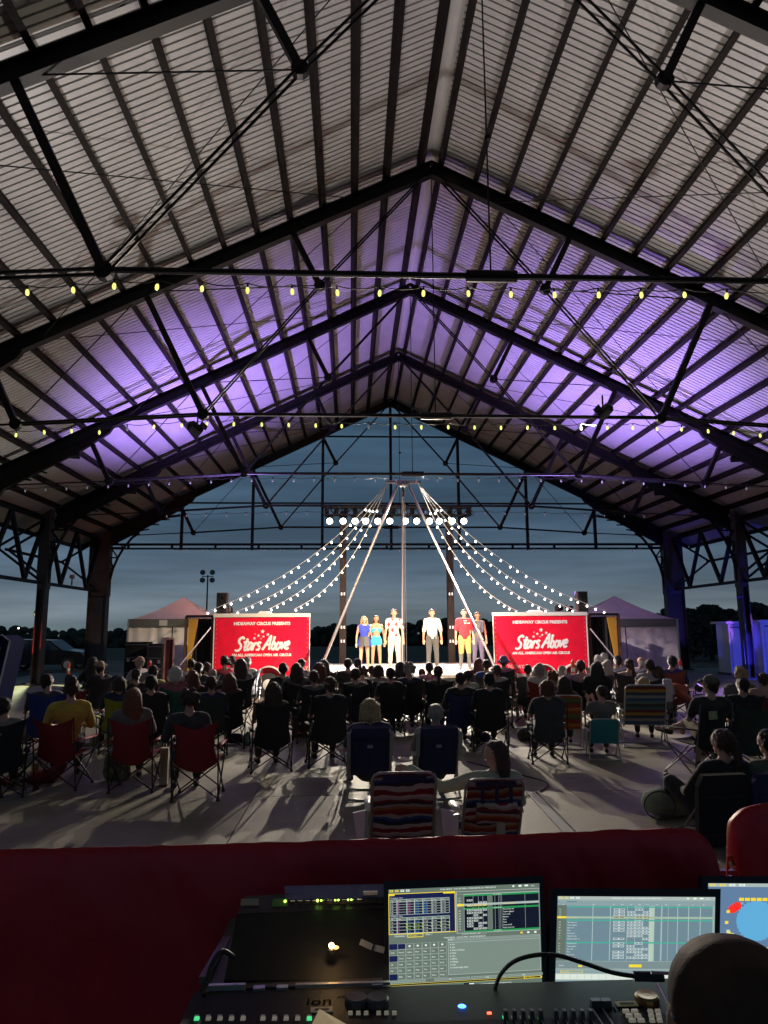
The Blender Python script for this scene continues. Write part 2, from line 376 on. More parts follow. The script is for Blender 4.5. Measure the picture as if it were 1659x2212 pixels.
# wind bracing: thin crossed rods in the roof plane
for i in range(1, 5):
    for sd in (-1, 1):
        for a, b_ in ((1.5, 9.0), (9.0, 1.5)):
            MB().tube((XC+sd*a, FY[i], rz(a)-.1), (XC+sd*b_, FY[i+1], rz(b_)-.1), .011, 5).build('brace_rod', STEEL, pav)
COLM = mat('column_steel', (.040, .026, .028), .5, noise_amt=.3, noise_scale=2)
def columns():
    for i, Y in enumerate(FY[1:], 1):
        for sd in (-1, 1):
            x = XC+sd*EH; c = empty('column', (0, 0, 0), 0, pav); wide = .86 if i == 5 else .30
            m = MB()
            for dx in (-1, 1): m.box((x+dx*(wide/2-.02), Y, 3.15), (.04, .42, 6.3))
            m.box((x, Y, 3.15), (wide-.08, .05, 6.3)); m.build('column_shaft', COLM, c)
            MB().box((x, Y, .03), (wide+.3, .6, .06)).build('base_plate', COLM, c)
            m = MB(); m.prism([(x-sd*(wide/2+.04), 3.55), (x-sd*(wide/2+.02), 6.6), (x+sd*(wide/2+.05), 6.35), (x+sd*(wide/2+.05), 3.95), (x+sd*wide*.3, 3.55)], Y-.2, Y+.2)
            m.build('column_head', COLM, c)
            # curved lattice knee brace on the inside
            x0 = x-sd*wide/2; arc = []
            for k in range(11):
                t = k/10*math.pi/2; arc.append(V((x0-sd*3.15*(1-math.cos(t)), Y, 3.75+3.35*math.sin(t)+.25*k/10)))
            MB().path(arc, .062, 6).build('knee_arc', STEEL, c)
            for k in range(1, 10):
                p = arc[k]
                if k < 5: q = V((x0, Y, p.z)); q2 = V((x0, Y, arc[k+1].z))
                else:
                    d = abs(p.x-XC); q = V((p.x, Y, rz(d)-.7)); d2 = abs(arc[min(k+1, 10)].x-XC); q2 = V((arc[min(k+1, 10)].x, Y, rz(d2)-.7))
                    if q.z < p.z: q.z = p.z+.1
                m = MB(); m.bar(p, q, .06, .06, (0, 1, 0)); m.bar(p, q2, .055, .055, (0, 1, 0)); m.build('knee_web', STEEL, c)
    # longitudinal eave girders with W webs
    for i in range(0, 5):
        for sd in (-1, 1):
            x = XC+sd*(EH+.02); a, b_ = FY[i]+.25, FY[i+1]-.25; g = empty('eave_girder', (0, 0, 0), 0, pav)
            MB().bar((x, a, 6.18), (x, b_, 6.18), .12, .12).build('girder_chord', STEEL, g); MB().bar((x, a, 3.78), (x, b_, 3.78), .12, .12).build('girder_chord', STEEL, g)
            n = 4; st = (b_-a)/n
            for k in range(n):
                z0, z1 = (6.12, 3.84) if k % 2 == 0 else (3.84, 6.12)
                MB().bar((x, a+k*st, z0), (x, a+(k+1)*st, z1), .13, .13, (1, 0, 0)).build('girder_web', STEEL, g)
            MB().bar((x+sd*1.6, a, 5.1), (x+sd*1.6, b_, 5.1), .10, .10).build('outrigger_beam', STEEL, g)
            for yy in (a+.2, b_-.2):
                m = MB(); m.bar((x, yy, 6.1), (x+sd*1.6, yy, 5.1), .08, .08, (0, 1, 0)); m.bar((x, yy, 3.9), (x+sd*1.6, yy, 5.1), .08, .08, (0, 1, 0)); m.build('outrigger_strut', STEEL, g)
columns()
# ================================================================== STRINGS OF BULBS UNDER THE TRUSSES
GLASS_Y = mat('amber_bulb_lit', (.8, .75, .3), .3, emit=(.86, .88, .22), es=1.3, hidden_lamp=True)
FIL = mat('lit_filament', (1, .9, .4), .3, emit=(1, .95, .35), es=6, hidden_lamp=True)
GLASS_D = mat('dim_bulb_glass', (.45, .47, .55), .15, emit=(.6, .55, .75), es=.12, hidden_lamp=True)  # faint glow put into the glass of bulbs that are not lit
WIRE = mat('black_wire', (.01, .01, .01), .6)
BULBW = mat('white_bulb_lit', (1, 1, .95), .3, emit=(1, .95, .82), es=14, hidden_lamp=True)
BRIGHT = {'y': GLASS_Y, 'd': GLASS_D}
def bulb_mesh(m, s=1.0):
    b = MB(); b.lathe((0, 0, -.185*s), [(.004*s, 0), (.022*s, .01*s), (.033*s, .045*s), (.030*s, .085*s), (.016*s, .115*s)], 8); return b.mesh('bulb', m, True)
SOCK = MB().lathe((0, 0, -.08), [(.018, 0), (.018, .06), (.006, .08)], 7).mesh('socket', WIRE, True)
FILM = MB().lathe((0, 0, -.165), [(.006, 0), (.016, .012), (.016, .06), (.005, .075)], 6).mesh('filament', FIL, True)
BM = {'y': bulb_mesh(GLASS_Y), 'd': bulb_mesh(GLASS_D)}
def strand(label, pts, kinds, grp, first_off=.0, scale=1.0):
    t = thing('string_light', label, 'string lights', pts[0], 0, grp); o = V(pts[0])
    cable = []
    for a, b_ in zip(pts[:-1], pts[1:]):
        a, b_ = V(a)-o, V(b_)-o
        for j in range(4): cable.append(a.lerp(b_, j/4)-V((0, 0, .05*4*(j/4)*(1-j/4))))
    cable.append(V(pts[-1])-o); MB().path(cable, .008, 5).build('cable', WIRE, t)
    for p, k in zip(pts[1:-1], kinds):
        p = V(p)-o
        s = link('socket', SOCK, t, p); b = link('bulb', BM['y' if k == 'y' else 'd'], t, p)
        tl = (random.uniform(-.12, .12), random.uniform(-.12, .12), random.uniform(0, 6))
        for q in (s, b): q.scale = (scale*.80,)*3; q.rotation_euler = tl
        if k == 'y': q = link('filament', FILM, b, (0, 0, 0))
    return t
xs = [60, 158, 248, 342, 438, 535, 630, 727, 821, 915, 1010, 1103, 1196, 1291, 1384, 1477, 1570]
def on_tie(xl, dy, Y, py): return [atY(x, p, Y) for x, p in zip(xl, py)]
ys = [617, 612, 603, 605, 609, 612, 615, 617, 618, 619, 620, 621, 622, 622, 622, 623, 624]
strand('strand of glowing yellow bulbs on the nearest roof tie', [atY(-60, 612, 9.06)]+on_tie(xs, 0, 9.06, ys)+[atY(1720, 628, 9.06)], 'y'*17, 'bulb strands under the roof trusses')
xs = [36, 95, 155, 215, 275, 334, 393, 448, 506, 565, 623, 682, 739, 797, 853, 910, 968, 1025, 1082, 1140, 1197, 1254, 1311, 1367, 1420, 1472, 1528, 1584, 1641]
ys = [930, 924, 921, 924, 916, 912, 909, 906, 906, 907, 908, 909, 911, 912, 913, 913, 913, 914, 914, 914, 915, 915, 914, 914, 917, 918, 922, 926, 931]
strand('strand of small yellow bulbs on the second roof tie', [atY(-30, 930, 15.6)]+on_tie(xs, 0, 15.6, ys)+[atY(1700, 933, 15.6)], 'yyyydyyyyyyyydyyyyyyyyyyyyyyy', 'bulb strands under the roof trusses', scale=1.05)
xs = [55+44.5*k for k in range(36)]
strand('strand of unlit bulbs level with the tripod head', [atY(20, 1052, 21.8)]+[atY(x, 1031+(0 if 500 < x < 1260 else .05*min(abs(x-500), abs(x-1260))), 21.8) for x in xs]+[atY(1650, 1052, 21.8)], 'd'*36, 'bulb strands under the roof trusses')
xs = [360+43*k for k in range(25)]
strand('strand of unlit bulbs under the fourth roof tie', [atY(330, 1108, 27.7)]+[atY(x, 1100+abs(x-860)*.02, 27.7) for x in xs]+[atY(1400, 1112, 27.7)], 'd'*25, 'bulb strands under the roof trusses')
xs = [400+42*k for k in range(24)]
strand('strand of unlit bulbs below the far gable chord', [atY(370, 1186, 33.7)]+[atY(x, 1186, 33.7) for x in xs]+[atY(1410, 1186, 33.7)], 'd'*24, 'bulb strands under the roof trusses')
# ================================================================== STAGE
SZ = .8
STG = mat('pale_stage_vinyl', (.72, .72, .70), .35, noise_amt=.08, noise_scale=2)
def stage():
    t = thing('stage', 'low white topped circus stage between the two red trailers', 'stage', (0, 0, 0))
    for i in range(3):
        for j in range(3):
            x0, x1 = -1.12+i*1.83, -1.12+(i+1)*1.83; y0, y1 = 18.9+j*1.5, 18.9+(j+1)*1.5
            MB().box(((x0+x1)/2, (y0+y1)/2, SZ-.04), (x1-x0-.01, y1-y0-.01, .08)).build('deck_panel', STG, t)
    for j in range(3):
        MB().box((1.63, 23.42+.65*(j+.5), SZ-.04), (5.4, .64, .08)).build('deck_panel', STG, t)
    MB().box((1.63, 18.93, .36), (5.4, .03, .70)).build('stage_skirt', mat('grey_skirt', (.06, .06, .06), .9), t)
    for i in range(6):
        x = -1.0+i*1.04; MB().box((x, 19.1, .38), (.05, .05, .74)).build('stage_leg', ALU, t)
    s = thing('stage_steps', 'small grey steps up to the front of the stage', 'steps', (4.0, 18.5, 0))
    for k in range(3): MB().box((0, -.3+.28*k, .18+.2*k), (1.3, .28, .04)).build('tread', mat('grey_tread', (.3, .3, .3), .7), s)
    for sx in (-.6, .6): MB().bar((sx, -.42, .05), (sx, .4, .62), .04, .12).build('stringer', ALU, s)
stage()
PINK = mat('polished_pole', (.40, .38, .40), .28, .85)
def tripod():
    ap = atY(870, 1043, 22.2); t = thing('tripod_rig', 'tall polished tripod of aerial poles standing over the stage', 'tripod', (ap.x, 22.2, 0)); z = ap.z
    def L(p): return V(p)-V((ap.x, 22.2, 0))
    lb = atY(690, 1436, 21.0); rb = atY(1072, 1436, 21.0)
    for q in (lb, rb):
        f = V((q.x, 21.0, SZ)); o = MB(); o.tube(L((ap.x+(-.14 if q is lb else .14), 22.2, z)), L(f), .042, 10); o.build('pole', PINK, t)
        MB().box(L(f+V((0, 0, .03))), (.25, .25, .05)).build('foot_plate', STEEL, t)
    for dy, dx in ((24.6, .10),): MB().tube(L((ap.x, 22.25, z)), L((ap.x+dx, dy, SZ)), .04, 10).build('pole', PINK, t)
    m = MB(); m.tube(L((ap.x-.55, 22.2, z+.02)), L((ap.x-.15, 22.2, z+.03)), .05, 8); m.tube(L((ap.x+.15, 22.2, z+.03)), L((ap.x+.57, 22.2, z+.02)), .05, 8); m.build('crossbar', PINK, t)
    m = MB(); m.ball((0, 0, z-.02), .13, 10, 8); m.box((0, 0, z+.03), (.34, .16, .08)); m.build('apex_head', PINK, t)
    m = MB(); m.path([(0, .0, z-.15), (.02, .0, z-.3), (0, 0, z-.45)], .03, 6); m.build('swivel', STEEL, t)
    for k in range(2): MB().tube((.05+.02*k, .05, z-.2), (.16+.07*k, 2.2, SZ), .006, 5).build('rope', mat('grey_rope', (.12, .11, .13), .8), t)
    return ap
AP = tripod()
def festoon(label, end, sag, n, seed):
    random.seed(seed); a = V((AP.x+(-.5 if end.x < AP.x else .5), 22.2, AP.z-.02)); e = V(end); t = thing('festoon_light', label, 'string lights', a, 0, 'festoons from the tripod to the trailers')
    cab = []; P = lambda s: a.lerp(e, s)-V((0, 0, sag*4*s*(1-s)*(1-.35*s)))-a
    for k in range(33): cab.append(P(k/32))
    MB().path(cab, .010, 5).build('cable', mat('white_cable', (.5, .5, .48), .5), t)
    me = FB
    for k in range(n):
        s = .12+.86*(k+random.uniform(-.15, .15))/(n-1) if n > 1 else .5
        link('bulb', me, t, P(min(.995, s))-V((0, 0, .05)))
FB = MB().ball((0, 0, -.02), .026, 8, 6, (1, 1, 1.15)).mesh('bulb', BULBW, True)
names = ('highest and longest', 'second highest', 'third', 'lowest and shortest')
for k, (ex, ey, sg, n) in enumerate(((439, 1324, .75, 20), (508, 1322, .85, 19), (580, 1316, .85, 17), (635, 1316, 1.0, 15))):
    festoon(f'{names[k]} of four festoons from the tripod to the left trailer', atY(ex, ey, 22.4), sg, n, 40+k)
for k, (ex, ey, sg, n) in enumerate(((1312, 1321, .75, 20), (1246, 1319, .85, 19), (1186, 1319, .9, 17), (1118, 1320, 1.0, 15))):
    festoon(f'{names[k]} of four festoons from the tripod to the right trailer', atY(ex, ey, 22.4), sg, n, 50+k)
LENS = mat('par_lens_lit', (1, 1, 1), .2, emit=(1, .90, .74), es=22, hidden_lamp=True)
def light_bar():
    Y = 26.2; zl = atY(860, 1105, Y).z; x0, x1 = atY(700, 1105, Y).x, atY(1018, 1105, Y).x
    t = thing('lighting_truss', 'black lighting truss high over the stage carrying a row of lit lamps', 'lighting truss', ((x0+x1)/2, Y, 0)); m = MB()
    for dy in (-.15, .15):
        for dz in (-.14, .14): m.tube((x0, Y+dy, zl+dz), (x1, Y+dy, zl+dz), .025, 6)
    k = 0; x = x0
    while x < x1-.2:
        for dy in (-.15, .15): m.tube((x, Y+dy, zl-.14), (x+.2, Y+dy, zl+.14), .013, 5); m.tube((x+.2, Y+dy, zl+.14), (x+.4, Y+dy, zl-.14), .013, 5)
        x += .4
    def off(mb): mb.v = [(a-(x0+x1)/2, b-Y, c) for a, b, c in mb.v]; return mb
    off(m).build('truss_chord', BLACK, t)
    for dx in (741, 973):
        q = atY(dx, 1250, Y); m = MB(); m.box((q.x, Y+.1, zl/2), (.24, .24, zl), None); off(m).build('mast', mat('red_brown_mast', (.018, .010, .010), .7), t)
        m = MB(); m.box((q.x, Y+.1, .1), (.7, .7, .2)); off(m).build('mast_foot', BLACK, t)
        for zz in (atY(dx, 1355, Y).z, atY(dx, 1385, Y).z, atY(dx, 1283, Y).z):
            for sx in (-.05, .05): m = MB(); m.box((q.x+sx, Y-.03, zz), (.045, .02, .1)); off(m).build('reflector', mat('glowing_white_tab', (.8, .8, .8), .3, emit=(1, .95, .9), es=.8, hidden_lamp=True), t)  # emission on the tabs stands for the light they reflect
    for i in range(16):
        xx = x0+.1+i*(x1-x0-.2)/15; m = MB(); m.box((xx, Y-.02, zl+.02), (.16, .2, .24)); off(m).build('dimmer_pack', BLKP, t)
    # row of lamps
    for i, px in enumerate((712, 741, 767, 790, 816, 842, 876, 900, 928, 949, 977, 1002)):
        p = atY(px, 1126, Y-.1); h = thing('stage_lamp', '%s lit lamp from the left on the high truss' % ('first', 'second', 'third', 'fourth', 'fifth', 'sixth', 'seventh', 'eighth', 'ninth', 'tenth', 'eleventh', 'twelfth')[i], 'stage lamp', p, 0, 'lit lamps on the high truss')
        R = Matrix.Rotation(.42, 3, 'X'); m = MB(); m.lathe((0, .02, 0), [(.10, .26), (.135, .2), (.14, 0), (.12, 0)], 14, 'Y'); m.v = [tuple(R @ V(v)) for v in m.v]; m.build('can', BLACK, h)
        m = MB(); m.lathe((0, .015, 0), [(.112, 0), (.09, -.02), (.001, -.035)], 14, 'Y'); m.v = [tuple(R @ V(v)) for v in m.v]; m.build('lens', LENS, h)
        m = MB()
        for sx in (-1, 1): m.bar((sx*.15, .08, 0), (sx*.15, .08, .19), .015, .03)
        m.bar((-.15, .08, .19), (.15, .08, .19), .015, .03); m.build('yoke', BLACK, h)
        if i in (4, 7):
            spot('lamp_beam', p+V((0, -.12, -.02)), (XC+(i-5.5)*1.6, 12.0, 0), 4900, (1, .88, .70), 96, .7, .07)
        if i % 2 == 0:
            spot('lamp_beam', p+V((.1, -.12, -.04)), (XC+(i-5.5)*.5, 21.4, SZ), 1300, (1, .92, .82), 60, .5, .10)
light_bar()
def fixture(label, p, to):
    h = thing('spotlight', label, 'spotlight', p); d = (V(to)-V(p)).normalized(); R = d.to_track_quat('-Y', 'Z').to_matrix()
    m = MB(); m.lathe((0, 0, 0), [(.05, .26), (.12, .2), (.14, -.06), (.13, -.06)], 12, 'Y'); m.v = [tuple(R @ V(v)) for v in m.v]; m.build('can', BLACK, h)
    m = MB(); m.box((.14, -.02, .1), (.02, .18, .12), R); m.box((-.14, -.02, .1), (.02, .18, .12), R); m.build('barn_door', BLACK, h)
    m = MB(); m.lathe((0, 0, 0), [(.12, -.05), (.001, -.052)], 12, 'Y'); m.v = [tuple(R @ V(v)) for v in m.v]; m.build('lens', mat('warm_lens', (.9, .8, .6), .2, emit=(1, .85, .6), es=2, hidden_lamp=True), h)
    m = MB(); m.tube((0, 0, .1), (0, 0, .42), .02, 6); m.build('hanger', BLACK, h)
    return d
pR = atY(1303, 893, 15.3); d = fixture('black spotlight hanging under the second roof tie on the right', pR, (.8, 22.4, 1.6)); spot('spot_beam', pR+d*.2, (.5, 22.6, 1.7), 12000, (1, .74, .46), 56, .9, .07)
pL = V((-3.4, 15.45, 6.35)); d = fixture('added black spotlight hanging under the second roof tie on the left', pL, (3, 22.4, 1.6)); spot('spot_beam', pL+d*.2, (2.6, 22.6, 1.7), 7500, (1, .76, .50), 44, .9, .07)  # left fixture is added to front light the performers
d2 = (V((-2.7, 22, 1.5))-pR).normalized(); spot('spot_beam', pR+d2*.22, (-2.7, 22, 1.5), 6500, (1, .90, .86), 20, .6, .05)  # extra beam added to brighten the left banner
d3 = (V((5.85, 22, 1.5))-pL).normalized(); spot('spot_beam', pL+d3*.22, (5.85, 22, 1.5), 6500, (1, .84, .92), 20, .6, .05)  # extra beam added to brighten the right banner
# ------------------------------------------------------------------ trailers
RED = mat('red_vinyl_panel', (.78, .010, .040), .18, noise_amt=.12, noise_scale=3)
LET = mat('white_letters', (.85, .85, .84), .35)
CREAM = mat('cream_rail', (.75, .72, .66), .35)
GL = {'S': (.75, [[(.66, .86), (.45, 1.0), (.15, .84), (.2, .6), (.46, .42), (.45, .15), (.18, 0), (-.1, .08)]]),
 't': (.5, [[(.34, .9), (.22, .3), (.28, .04), (.46, .06)], [(.0, .60), (.56, .68)]]), 'a': (.62, [[(.5, .5), (.26, .58), (.06, .3), (.14, .03), (.36, .15), (.5, .5)], [(.52, .56), (.48, .15), (.64, .04)]]),
 'r': (.5, [[(.12, .56), (.12, 0)], [(.13, .28), (.28, .54), (.46, .5)]]), 's': (.55, [[(.44, .5), (.22, .58), (.1, .42), (.34, .26), (.3, .04), (.02, .05)]]),
 'A': (.9, [[(0, 0), (.34, .55), (.64, 1.05), (.68, .5), (.72, 0)], [(.16, .36), (.82, .44)]]), 'b': (.6, [[(.24, 1), (.12, .05)], [(.14, .1), (.38, .02), (.5, .3), (.34, .54), (.16, .34)]]),
 'o': (.58, [[(.3, .55), (.08, .35), (.14, .04), (.36, .04), (.48, .3), (.3, .55)]]), 'v': (.5, [[(.05, .56), (.18, .04), (.46, .58)]]), 'e': (.5, [[(.1, .28), (.42, .36), (.36, .56), (.14, .48), (.08, .18), (.24, .0), (.48, .12)]])}
def brush(mb, s, x, z, h, y, r, xs=.70):
    for ch in s:
        if ch == ' ': x += h*.22*xs; continue
        w, sts = GL[ch]
        for st in sts:
            pts = [(x+(p[0]+.30*p[1])*h*xs, y, z+p[1]*h+(x+.75)*.03) for p in smoothpts([V((a, b, 0)) for a, b in st], 4)]
            mb.path(pts, r, 6, r*.75, flat=1)
        x += w*h*.90*xs
    return x
def star(mb, x, z, r, y):
    pts = [(x+(r if k % 2 == 0 else r*.42)*math.sin(k*math.pi/5+.1), z+(r if k % 2 == 0 else r*.42)*math.cos(k*math.pi/5+.1)) for k in range(10)]
    mb.prism(pts, y-.004, y)
def trailer(side, x0, x1, Y, label):
    zt = 2.47; t = thing('circus_trailer', label, 'trailer', ((x0+x1)/2, Y, 0), 0, 'red circus trailers beside the stage'); w = x1-x0; hw = w/2
    RB = mat('red_trailer_body', (.5, .02, .025), .4)
    MB().box((side*.28, 1.05, 1.45), (w-.56, 2.0, 1.95)).build('body', RB, t)
    MB().box((0, .02, (2.36+.62)/2), (w-.06, .03, 2.36-.62)).build('side_panel', RED, t)
    MB().box((0, 0, zt-.05), (w+.04, .08, .11)).build('top_rail', CREAM, t)
    for sx in (-1, 1): MB().box((sx*hw, 0, 1.5), (.022, .05, 1.85)).build('corner_post', CREAM, t)
    m = MB(); m.box((0, .03, .58), (w, .06, .07)); m.build('bottom_rail', ALU, t)
    for sx in (-1, 1):
        for k in range(12): MB().lathe((sx*(hw-.07), .0, .75+k*.14), [(.012, .004), (.012, -.008)], 6, 'Y').build('rivet', ALU, t)
    # roof vent, marker lights
    m = MB(); m.prism([(-.25, 0), (-.12, .1), (.12, .1), (.3, 0)], .4, .9, 1); m.v = [(a, b, c+zt-.02) for a, b, c in m.v]; m.build('roof_vent', WHITEP, t)
    wx = -.25 if side < 0 else .5
    for k in range(2):
        cx = wx+(k-.5)*.98
        m = MB(); m.lathe((cx, -.06, .36), [(.2, .1), (.33, .08), (.35, 0), (.34, -.08), (.2, -.1)], 20, 'Y'); wh = m.build('tyre', mat('tyre_rubber', (.02, .02, .02), .8), t)
        m = MB(); m.lathe((cx, -.17, .36), [(.19, .02), (.15, 0), (.04, -.02)], 14, 'Y'); m.build('rim', WHITEP, wh)
        ar = [(cx+.46*math.cos(a*math.pi/12), -.1, .38+.52*math.sin(a*math.pi/12)) for a in range(13)]; m = MB()
        for p, q in zip(ar[:-1], ar[1:]): m.bar(p, q, .2, .03, (q[0]-cx, 0, q[2]-.36))
        m.build('fender', WHITEP, t)
    m = MB(); text_into(m, 'HIDEAWAY CIRCUS PRESENTS', .125, lambda c: (c.x, -.004-c.z, 2.13+c.y), bold=.006); m.build('title_lettering', LET, t)
    m = MB(); brush(m, 'Stars Above', -.78, 1.36, .40, -.006, .040); m.build('logo_lettering', LET, t)
    m = MB(); text_into(m, 'AN ALL AMERICAN OPEN AIR CIRCUS', .105, lambda c: (c.x, -.004-c.z, 1.20+c.y), bold=.005); m.build('tagline_lettering', LET, t)
    for x, z, r in ((.02, 1.93, .07), (-.1, 1.81, .05), (.05, 1.78, .045), (.18, 1.84, .055), (-.22, 1.73, .05), (-.02, 1.72, .025), (-.2, 1.86, .02)):
        m = MB(); star(m, x, z, r, -.002); m.build('star', LET, t)
    m = MB(); text_into(m, 'HERE TODAY', .15, lambda c: ((.95 if side < 0 else -1.0)+c.x, -.004-c.z, .78+c.y), bold=.004); m.build('notice_lettering', mat('faded_letters', (.75, .35, .35), .4), t)
    return t
trailer(-1, -4.13, -1.25, 22.05, 'red circus trailer panel left of the performers with white Stars Above logo')
trailer(1, 4.38, 7.30, 22.05, 'red circus trailer panel right of the performers with white Stars Above logo')
# backstage openings with curtains beside the trailers
CURT = mat('black_curtain', (.014, .013, .015), .95)
def wing(sd, label):
    a = atY(403 if sd < 0 else 1272, 1325, 22.3).x; b_ = atY(460 if sd < 0 else 1335, 1325, 22.3).x
    t = thing('wing_frame', label, 'doorway', ((a+b_)/2, 22.3, 0)); w = b_-a; h = 2.40
    m = MB(); m.box((0, 0, h), (w, .12, .08)); m.build('header', BLACK, t)
    for sx in (-1, 1): MB().box((sx*w/2, 0, h/2), (.07, .12, h)).build('jamb', mat('dark_wood_jamb', (.10, .05, .03), .6), t)
    m = MB(); n = 28; vs = []
    for i in range(n+1):
        x = -w/2+.05+(w-.1)*i/n; y = .12+.04*math.sin(i*1.7)+.02*math.sin(i*.6)
        vs += [(x, y, .1), (x, y, h-.06)]
    m.add(vs, [(2*i, 2*i+1, 2*i+3, 2*i+2) for i in range(n)]); m.build('curtain', CURT, t)
    ox = w/2*(-1 if sd < 0 else 1); m = MB(); yel = mat('mustard_lining', (.55, .28, .03), .7)
    m.prism([(ox-sd*.08, h-.08), (ox-sd*.36, h-.08), (ox-sd*.12, .7), (ox-sd*.08, .1)], -.03, .05); m.build('lining', yel, t)
wing(-1, 'dark backstage doorway with mustard lining left of the left trailer'); wing(1, 'dark backstage doorway with mustard lining right of the right trailer')
def speaker(label, px, Y=22.6):
    p = atY(px, 1321, Y); t = thing('loudspeaker', label, 'loudspeaker', (p.x, Y, 2.43), 0, 'loudspeakers on the trailer roofs')
    m = MB(); m.box((0, 0, .36), (.32, .30, .68)); m.build('cabinet', mat('speaker_cabinet', (.05, .03, .035), .6), t)
    MB().box((0, -.155, .36), (.28, .012, .62)).build('grille', BLACK, t)
    for z in (.22, .52): MB().lathe((0, -.163, z), [(.11, 0), (.09, -.004), (.03, .0)], 14, 'Y').build('driver', BLKP, t)
    for sx in (-.1, .1): MB().box((sx, 0, .01), (.04, .2, .04)).build('foot', BLACK, t)
speaker('tall loudspeaker on the roof end of the left trailer', 480); speaker('tall loudspeaker on the roof end of the right trailer', 1257)
def guy(label, a, b_):
    m = MB(); m.tube(a, b_, .022, 8); tag(m.build('guy_pole', CHROME), label, 'support pole')
guy('thin bright slanted pole in front of the left doorway', atY(455, 1356, 21.6), atY(388, 1438, 21.0)); guy('thin slanted pole in front of the right doorway', atY(1275, 1358, 21.6), atY(1344, 1442, 21.0))
guy('thin slanted pole against the left white tent', atY(352, 1412, 23), atY(330, 1440, 22.5)); guy('thin slanted pole against the right tent wall', atY(1357, 1395, 23), atY(1387, 1438, 22.5))
# ------------------------------------------------------------------ tents
def tent(label, pk, ex0, ex1, ey, wy, Y, depth, wallcol, roofcol, flap):
    p = atY(*pk, Y+depth/2); a = atY(ex0, ey, Y); b_ = atY(ex1, ey, Y); za = a.z; t = thing('event_tent', label, 'tent', ((a.x+b_.x)/2, Y+depth/2, 0)); cx = (a.x+b_.x)/2; hw = (b_.x-a.x)/2; hd = depth/2
    m = MB(); n = 10; vs = []; pz = p.z; px = p.x-cx
    def ring(s, k):
        c = [(-hw, -hd), (hw, -hd), (hw, hd), (-hw, hd)]; i = int(k//n) % 4; f = (k % n)/n; q = (c[i][0]*(1-f)+c[(i+1) % 4][0]*f, c[i][1]*(1-f)+c[(i+1) % 4][1]*f)
        sag = 1-.06*math.sin(f*math.pi)*(1-s)
        return ((q[0]*(1-s)+px*s)*sag+(0), q[1]*(1-s)*sag, za+(pz-za)*(s**1.35))
    for r in range(9):
        for k in range(4*n): vs.append(ring(min(.999, r/8), k))
    fs = [(r*4*n+k, r*4*n+(k+1) % (4*n), (r+1)*4*n+(k+1) % (4*n), (r+1)*4*n+k) for r in range(8) for k in range(4*n)]
    m.add(vs, fs); m.build('canopy', roofcol, t, False)
    m = MB()
    for s in (-1, 1): m.box((0, s*hd, za-.13), (2*hw, .03, .28)); m.box((s*hw, 0, za-.13), (.03, 2*hd, .28))
    m.build('valance', mat('grey_valance', (.09, .10, .09), .8), t)
    for k in range(2):
        x0, x1 = -hw+.02+k*hw, -.02+k*hw; m = MB(); q = 24; vs = []
        for i in range(q+1):
            for z in range(7):
                x = x0+(x1-x0)*i/q; zz = (za-.25)*z/6; yy = -hd+.05+.035*math.sin(i*.9+z*.25*k)*(1-z/9)+.04*noise.noise(V((i*.3, z*.5, k*7)))
                vs.append((x, yy, zz))
        m.add(vs, [(i*7+z, i*7+z+1, (i+1)*7+z+1, (i+1)*7+z) for i in range(q) for z in range(6)]); m.build('wall_panel', wallcol, t, True)
    for sx in (-1, 1): MB().box((sx*hw, hd*0, za/2), (.03, 2*hd, za)).build('side_panel', wallcol, t)
    for sx in (-1, 1):
        for sy in (-1, 1): MB().box((sx*hw, sy*hd, za/2), (.06, .06, za)).build('leg', ALU, t)
    MB().box((-hw*.2, -hd-.03, za-.13), (.28, .012, .2)).build('tag_sign', mat('pale_tag', (.5, .5, .5), .5), t)
TW = mat('white_tent_vinyl', (.62, .62, .62), .6, noise_amt=.1, noise_scale=1.5, bump=.3, bscale=4)
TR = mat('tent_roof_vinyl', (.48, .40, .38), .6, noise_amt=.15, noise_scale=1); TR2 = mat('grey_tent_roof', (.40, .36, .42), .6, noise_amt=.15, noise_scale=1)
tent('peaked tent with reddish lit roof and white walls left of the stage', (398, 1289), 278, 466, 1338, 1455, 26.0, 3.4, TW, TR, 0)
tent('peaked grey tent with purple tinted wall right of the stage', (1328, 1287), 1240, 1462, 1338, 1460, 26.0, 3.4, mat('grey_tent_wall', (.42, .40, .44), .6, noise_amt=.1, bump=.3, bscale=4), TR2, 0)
MB_ = MB()
# ------------------------------------------------------------------ cabinets on the right, blue display on the left
def cabinet(label, x0, x1, Y, ytop, wash):
    a = atY(x0, ytop, Y); b_ = atY(x1, ytop, Y); w = b_.x-a.x; h = a.z; t = thing('portable_cabinet', label, 'portable cabin', ((a.x+b_.x)/2, Y, 0), 0, 'white portable cabins on the right')
    cm = mat('white_cabin_wall', (.62, .62, .60), .5, noise_amt=.06)
    MB().box((0, .5, h/2), (w, 1.0, h)).build('body', cm, t); MB().box((0, .5, h+.04), (w+.3, 1.3, .1)).build('roof', cm, t)
    MB().box((0, -.02, h*.44), (w*.82, .03, h*.82)).build('door', cm, t); MB().box((0, -.04, h-.16), (w*.8, .03, .04)).build('vent_slot', BLACK, t)
    MB().box((w*.34, -.06, h*.45), (.09, .05, .18)).build('handle', BLACK, t)
    MB().box((0, .5, .05), (w+.1, 1.1, .1)).build('skid', BLACK, t)
cabinet('white cabin washed purple and blue just left of the right column', 1572, 1622, 29.5, 1347, 0)
cabinet('plain grey-white cabin directly right of the blue lit column', 1626, 1638, 30.6, 1346, 0)
cabinet('blue lit white cabin at the right edge of the picture', 1642, 1722, 28.7, 1344, 0)
BLUEP = mat('blue_gloss_panel', (.003, .007, .045), .8, spec=.08)
